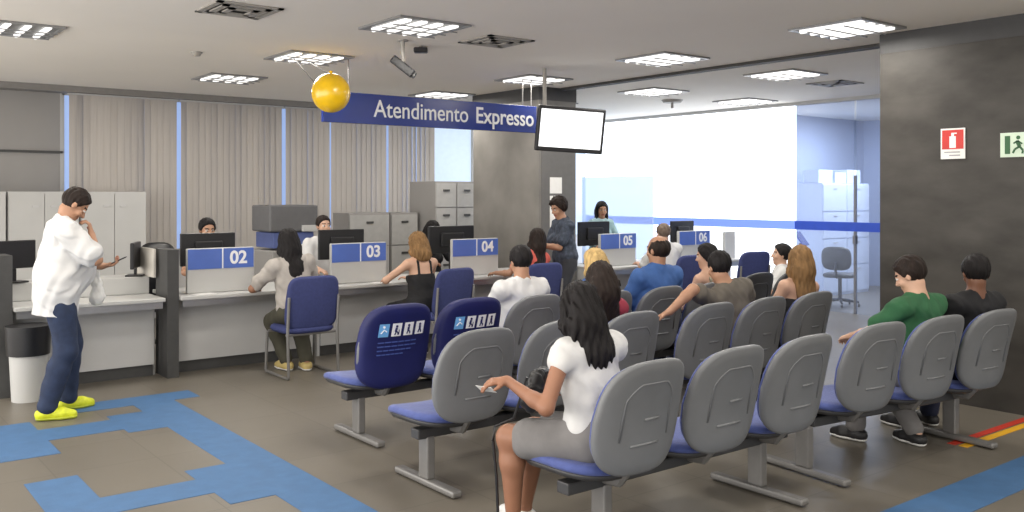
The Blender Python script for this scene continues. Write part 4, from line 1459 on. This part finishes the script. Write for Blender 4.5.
# 2 clerk behind sign 02
person('clerk with short black hair behind the monitor at desk 02', (3.52, 10.02, 0), -90, dict(
    pz=0.69, lean=4, hpitch=10, skin=S_mid, handR=(0.2, 0.40, 0.84), handL=(-0.2, 0.40, 0.84), footR=(0.1, 0.3, 0.085), footL=(-0.1, 0.3, 0.085),
    shirt=dict(mat=C_dgrey, sleeve=0.6), pants=DARK, shoes=M_blackshoe, hair=dict(style='short', mat=H_black, vol=0.016)))
# 3 woman at desk 02
person('woman with a dark ponytail in a pale grey shirt at desk 02', (3.74, 8.14, 0), 86, dict(
    pz=0.60, fem=True, lean=8, h=0.008, side=-4, hpitch=10, hyaw=12, skin=S_tan, scale=1.05,
    handL=(-0.26, 0.40, 0.79), handR=(0.10, 0.42, 0.79), poleL=(-0.8, -0.4, -0.5), poleR=(0.8, -0.3, -0.5),
    footR=(0.14, 0.12, 0.085), footL=(-0.02, 0.22, 0.085),
    shirt=dict(mat=C_offw, sleeve=0.75, off=0.020, hem=-0.10, wr=0.009), pants=dict(mat=cloth('dark_olive', (66, 64, 52))), shoes=mat('tan_shoe', srgb(190, 170, 110), 0.6),
    hair=dict(style='long', mat=H_black, vol=0.012, len=0.28, w=0.075)))
# 4 clerk 03
person('clerk in a white shirt looking over the monitor at desk 03', (4.93, 10.05, 0), -92, dict(
    pz=0.70, lean=4, hpitch=2, skin=S_light, handR=(0.2, 0.40, 0.84), handL=(-0.2, 0.40, 0.84), footR=(0.1, 0.3, 0.085), footL=(-0.1, 0.3, 0.085),
    shirt=dict(mat=C_white, sleeve=0.7, collar=True), pants=DARK, shoes=M_blackshoe, hair=dict(style='short', mat=H_dark, vol=0.012)))
# 5 woman in black tank top
person('woman with a fair updo in a black strappy top at desk 03', (5.16, 8.14, 0), 90, dict(
    pz=0.56, fem=True, lean=8, h=0.008, hpitch=14, hyaw=5, skin=S_light, scale=1.0, bulk=1.08,
    handL=(-0.22, 0.40, 0.79), handR=(0.08, 0.42, 0.79), poleL=(-0.9, -0.3, -0.4),
    footR=(0.12, 0.2, 0.085), footL=(-0.1, 0.25, 0.085),
    shirt=dict(mat=C_black, sleeve=0, top=0.31, shoulders=False, off=0.010, hem=-0.05, wr=0.003), pants=dict(mat=C_black), shoes=M_blackshoe,
    hair=dict(style='bob', mat=H_blond, vol=0.020, len=0.10, w=0.08, strand=0.006)))
# 6 clerk 04
person('dark-haired clerk low behind the monitor at desk 04', (6.46, 10.05, 0), -90, dict(
    pz=0.62, fem=True, lean=4, hpitch=20, skin=S_tan, handR=(0.2, 0.40, 0.84), handL=(-0.2, 0.40, 0.84), footR=(0.1, 0.3, 0.085), footL=(-0.1, 0.3, 0.085),
    shirt=dict(mat=C_black, sleeve=0.7), pants=DARK, shoes=M_blackshoe, hair=dict(style='bob', mat=H_black, vol=0.018, len=0.14)))
# 7 standing woman in print shirt
person('standing person in a dark printed shirt by the far pillar', (7.18, 8.2, 0), 165, dict(
    pz=0.92, fem=True, h=0.009, scale=1.0, lean=4, hpitch=22, hyaw=10, skin=S_mid, bulk=1.05,
    handL=(-0.02, 0.36, 1.12), poleL=(-0.5, -0.6, -0.7), handR=(0.14, 0.32, 1.10), poleR=(0.5, -0.7, -0.6),
    footR=(0.1, 0.0, 0.085), footL=(-0.1, 0.05, 0.085),
    shirt=dict(mat=C_print, sleeve=0.72, off=0.020, hem=-0.12, wr=0.008), pants=dict(mat=C_dgrey), shoes=M_blackshoe,
    hair=dict(style='short', mat=H_dark, vol=0.032, strand=0.009)))
# 8 long haired woman in coral
person('woman with long dark hair in a coral top at desk 04', (6.56, 8.06, 0), 100, dict(
    pz=0.57, fem=True, lean=-2, side=6, hpitch=0, hyaw=-10, hroll=6, skin=S_mid, handR=(0.15, 0.42, 0.8), handL=(-0.15, 0.42, 0.8),
    footR=(0.1, 0.2, 0.085), footL=(-0.1, 0.25, 0.085),
    shirt=dict(mat=C_coral, sleeve=0.6, off=0.015), pants=DARK, shoes=M_blackshoe, hair=dict(style='long', mat=H_dark, vol=0.014, len=0.34, w=0.08)))
# 9 man in white tee
person('man with black hair in a white t-shirt beside the navy seat covers', (4.42, RC - 0.10, 0), 84, dict(
    pz=0.55, lean=-6, h=0.009, hpitch=14, hyaw=-6, skin=S_mid, bulk=1.08, handR=(0.1, 0.36, 0.70), handL=(-0.1, 0.36, 0.70),
    shirt=dict(mat=C_white, sleeve=0.7, off=0.018, hem=-0.06, wr=0.008), pants=dict(mat=C_jean), shoes=M_blackshoe, hair=dict(style='short', mat=H_black, vol=0.014)))
# 10 clerk 05, standing
person('clerk with long dark hair standing behind desk 05', (9.22, 9.75, 0), -105, dict(
    pz=0.88, fem=True, scale=0.97, lean=2, hpitch=14, hyaw=-15, skin=S_mid, footR=(0.1, 0, 0.085), footL=(-0.1, 0, 0.085),
    handR=(0.2, 0.3, 0.95), handL=(-0.2, 0.3, 0.95),
    shirt=dict(mat=C_tealshirt, sleeve=1.8, off=0.012), pants=DARK, shoes=M_blackshoe, hair=dict(style='long', mat=H_black, vol=0.014, len=0.26, front=True)))
# 11 blond
person('person with short light blond hair on the far row', (5.12, 5.5, 0), 85, dict(
    pz=0.53, fem=True, lean=-4, scale=0.97, hpitch=10, hyaw=10, skin=S_light, shirt=dict(mat=C_blue, sleeve=0.7), pants=DARK, shoes=M_blackshoe,
    hair=dict(style='bob', mat=H_lblond, vol=0.016, len=0.12)))
# 12 woman in white sleeveless top, nearest
f12 = person('woman with black hair in a white sleeveless top on the nearest bench', (3.05, RA - 0.03, 0), 100, dict(
    pz=0.54, fem=True, h=0.006, lean=6, side=-3, twist=-14, scale=0.98, hpitch=14, hyaw=-20, skin=S_tan, legg=1.08, bulk=1.04,
    handL=(-0.36, 0.27, 0.82), poleL=(-0.3, -0.7, -0.8), hdirL=(-0.75, 0.65, -0.05), palmL=(0.2, 0.1, -1), curlL=30,
    handR=(0.06, 0.30, 0.70), poleR=(0.8, -0.4, -0.6),
    footL=(-0.17, 0.40, 0.085), footR=(-0.02, 0.46, 0.085), kpoleL=(-0.3, 1, 0.6), kpoleR=(-0.2, 1, 0.6),
    shirt=dict(mat=C_white, sleeve=0.10, off=0.018, hem=-0.03, wr=0.0065, flare=0.006, neck=0.0), pants=dict(name='shorts', mat=C_grey, len=0.72, off=0.016, flare=0.012),
    shoes=M_whiteshoe, hair=dict(style='long', mat=H_black, vol=0.016, len=0.20, w=0.092, strand=0.006)))
Sh, E, Wr, d, n, c = f12['arms']['L']
pp = world_pt(f12, Wr + d * 0.10 + n * 0.035)
tk = tag(MB().box((0, 0, 0), (0.055, 0.09, 0.0015), Matrix.Rotation(R(20), 3, 'Z') @ Matrix.Rotation(R(35), 3, 'Y')).build('ticket', M_paper, None, pp), 'small white queue ticket in the hand of the woman in white', 'ticket')
# black handbag in her lap
S = Sdf((-0.2, -0.15, -0.12), (0.2, 0.15, 0.14), 0.008)
S.cap((-0.09, 0, 0), (0.09, 0, 0.0), 0.085, 0.085, 0.02, ((0, 1, 0), 0.6))
S.cap((-0.10, 0, -0.06), (0.10, 0, -0.06), 0.05, 0.05, 0.03)
S.wrinkle(0.008, 0.1, 9)
lap = world_pt(f12, V(-0.10, 0.30, 0.745))
bag = tag(S.build('handbag', M_black), 'black handbag in the lap of the woman in white', 'bag')
bag.location = lap
bag.rotation_euler = (R(10), R(5), R(40))
kn = world_pt(f12, f12['legs']['L'][1])
inv = bag.matrix_basis.inverted()
pts = [lap + Vector((-0.05, 0.02, 0.05)), kn + Vector((0.03, 0.0, 0.088)), kn + Vector((-0.05, 0.05, 0.05)), kn + Vector((-0.06, 0.055, -0.02)), kn + Vector((-0.045, 0.045, -0.2)), kn + Vector((-0.035, 0.04, -0.46))]
st = MB()
st.tube([inv @ p for p in pts], 0.008, 6)
st.build('strap', M_black, bag, smooth='auto')

# 13 long dark hair, middle row
person('woman with long dark brown hair on the middle row behind the woman in white', (4.22, RB - 0.05, 0), 82, dict(
    pz=0.53, fem=True, h=0.009, scale=0.97, lean=-10, side=-4, hpitch=8, hyaw=-16, skin=S_light, shirt=dict(mat=C_pink, sleeve=0.5), pants=DARK, shoes=M_blackshoe,
    hair=dict(style='long', mat=H_dark, vol=0.020, len=0.40, w=0.115, strand=0.005)))
# 14 balding man in blue
person('balding man in a blue polo shirt on the far row', (5.76, 5.44, 0), 80, dict(
    pz=0.57, lean=-8, bulk=1.12, scale=1.05, hpitch=2, hyaw=12, skin=S_mid, shirt=dict(mat=C_blue, sleeve=0.75, off=0.016, collar=True), pants=DARK, shoes=M_blackshoe,
    hair=dict(style='balding', mat=H_dark, vol=0.012)))
# 15 white shirt, grey hair
person('grey-haired person in a white shirt at desk 05', (8.76, 8.02, 0), 80, dict(
    pz=0.58, lean=6, hpitch=10, hyaw=-8, skin=S_light, handR=(0.15, 0.42, 0.8), handL=(-0.15, 0.42, 0.8), footR=(0.1, 0.2, 0.085), footL=(-0.1, 0.25, 0.085),
    shirt=dict(mat=C_white, sleeve=0.8, off=0.018), pants=DARK, shoes=M_blackshoe, hair=dict(style='short', mat=H_grey, vol=0.014)))
# 16 tank woman
person('bare-shouldered woman with tied dark hair on the far row', (6.50, 5.48, 0), 98, dict(
    pz=0.53, fem=True, lean=-3, hpitch=10, hyaw=14, skin=S_light, scale=0.97, shirt=dict(mat=C_khaki, sleeve=0, top=0.30, shoulders=False, off=0.010, wr=0.003), pants=DARK, shoes=M_blackshoe,
    hair=dict(style='tail', mat=H_black, vol=0.012, len=0.2)))
# 17 man in grey tee, arm over the next seat
person('man in a grey t-shirt resting his arm over the next seat', (5.76, RB - 0.02, 0), 86, dict(
    pz=0.53, lean=4, side=-14, twist=0, h=0.008, hpitch=16, hyaw=-16, skin=S_mid, bulk=1.08, shw=1.04,
    handL=(-0.72, 0.03, 0.84), poleL=(0, -0.4, 0.9), handR=(0.15, 0.34, 0.70), curlL=20, hdirL=(-0.5, 0.7, -0.4),
    shirt=dict(mat=C_olive, sleeve=0.72, off=0.017, wr=0.008), pants=DARK, shoes=M_blackshoe, hair=dict(style='short', mat=H_black, vol=0.014)))
# 18 boy
person('boy in a white t-shirt facing left near the bright glass wall', (8.20, 5.92, 0), 132, dict(
    pz=0.52, lean=-3, scale=0.86, hpitch=-2, hyaw=0, skin=S_light, hscale=1.08, footR=(0.1, 0.36, 0.085), footL=(-0.1, 0.36, 0.085),
    shirt=dict(mat=C_white, sleeve=0.7, off=0.014), pants=DARK, shoes=M_blackshoe, cat='boy', hair=dict(style='short', mat=H_black, vol=0.016)))
# 19 woman with blond-brown hair
person('woman with shoulder-length blond hair in a black top on the middle row', (6.42, RB - 0.04, 0), 80, dict(
    pz=0.53, fem=True, lean=-4, side=4, h=0.009, hpitch=4, hyaw=-26, skin=S_light, scale=1.0, shirt=dict(mat=C_black, sleeve=0, top=0.33, shoulders=False, off=0.011, wr=0.003), pants=dict(mat=C_black), shoes=M_blackshoe,
    hair=dict(style='long', mat=H_blond, vol=0.018, len=0.24, w=0.10, strand=0.005)))
# 20 man in green
f20 = person('man in a green t-shirt looking down on the bench by the pillar', (5.84, RA - 0.14, 0), 82, dict(
    pz=0.54, lean=-1, h=0.008, side=-2, hpitch=28, hyaw=18, skin=S_light, bulk=1.05,
    handL=(-0.14, 0.42, 0.72), handR=(0.02, 0.42, 0.72), poleL=(-0.9, -0.4, -0.5), footL=(-0.12, 0.40, 0.085), footR=(0.14, 0.12, 0.085),
    shirt=dict(mat=C_green, sleeve=0.68, off=0.018, wr=0.008), pants=dict(mat=C_grey, off=0.016), shoes=M_blackshoe, hair=dict(style='short', mat=H_dark, vol=0.016)))
# 21 man in black
person('dark-haired man in a black t-shirt on the seat beside the big pillar', (6.35, RA - 0.20, 0), 72, dict(
    pz=0.54, lean=-11, h=0.009, hpitch=16, hyaw=-30, skin=S_brown, shirt=dict(mat=C_black, sleeve=0.7, off=0.016, wr=0.006), pants=DARK, shoes=M_blackshoe,
    hair=dict(style='short', mat=H_black, vol=0.016)))


# ------------------------------------------------------------------ light
def area(name, loc, rot, sx, sy, power, col):
    l = bpy.data.lights.new(name, 'AREA')
    l.shape = 'RECTANGLE'
    l.size, l.size_y = sx, sy
    l.energy = power
    l.color = col
    o = bpy.data.objects.new(name, l)
    COL.objects.link(o)
    o.location = loc
    o.rotation_euler = rot
    return o


for i, (x, y) in enumerate(LAMPS + [(1.41, 4.3), (4.05, 4.3), (4.05, 2.1), (1.41, 6.45), (1.41, 2.1), (6.95, 2.1), (1.4, 0.0), (4.05, 0.0), (6.95, 0.0)]):
    area('ceiling_lamp_light', (x, y, CH - 0.06), (0, 0, 0), 0.55, 0.55, 25, (1.0, 0.95, 0.87))
area('rear_fill_light', (4.0, -3.9, 1.5), (R(90), 0, 0), 16, 2.8, 75, (1.0, 0.965, 0.92))  # added fill from behind the camera to brighten ceiling and upright faces
area('left_fill_light', (-2.9, 6.0, 1.5), (R(90), 0, R(-90)), 14, 2.8, 520, (1.0, 0.965, 0.92))  # unseen fill added on the open left side to lift the ceiling
for y in (5.5, 8.0):
    area('office_lamp_light', (14.0, y, CH - 0.06), (0, 0, 0), 1.0, 1.0, 95, (0.85, 0.92, 1.0))

wd = bpy.data.worlds.new('world')
SC.world = wd
wd.use_nodes = True
wd.node_tree.nodes['Background'].inputs[0].default_value = (1.0, 0.95, 0.88, 1)
wd.node_tree.nodes['Background'].inputs[1].default_value = 0.8

SC.view_settings.view_transform = 'Standard'
SC.view_settings.look = 'None'
SC.view_settings.gamma = 1
SC.view_settings.use_curve_mapping = False
SC.view_settings.exposure = 0.0
SC.cycles.use_denoising = True
SC.cycles.max_bounces = 7
SC.cycles.diffuse_bounces = 4
SC.cycles.sample_clamp_indirect = 6
SC.cycles.caustics_reflective = False
SC.cycles.caustics_refractive = False
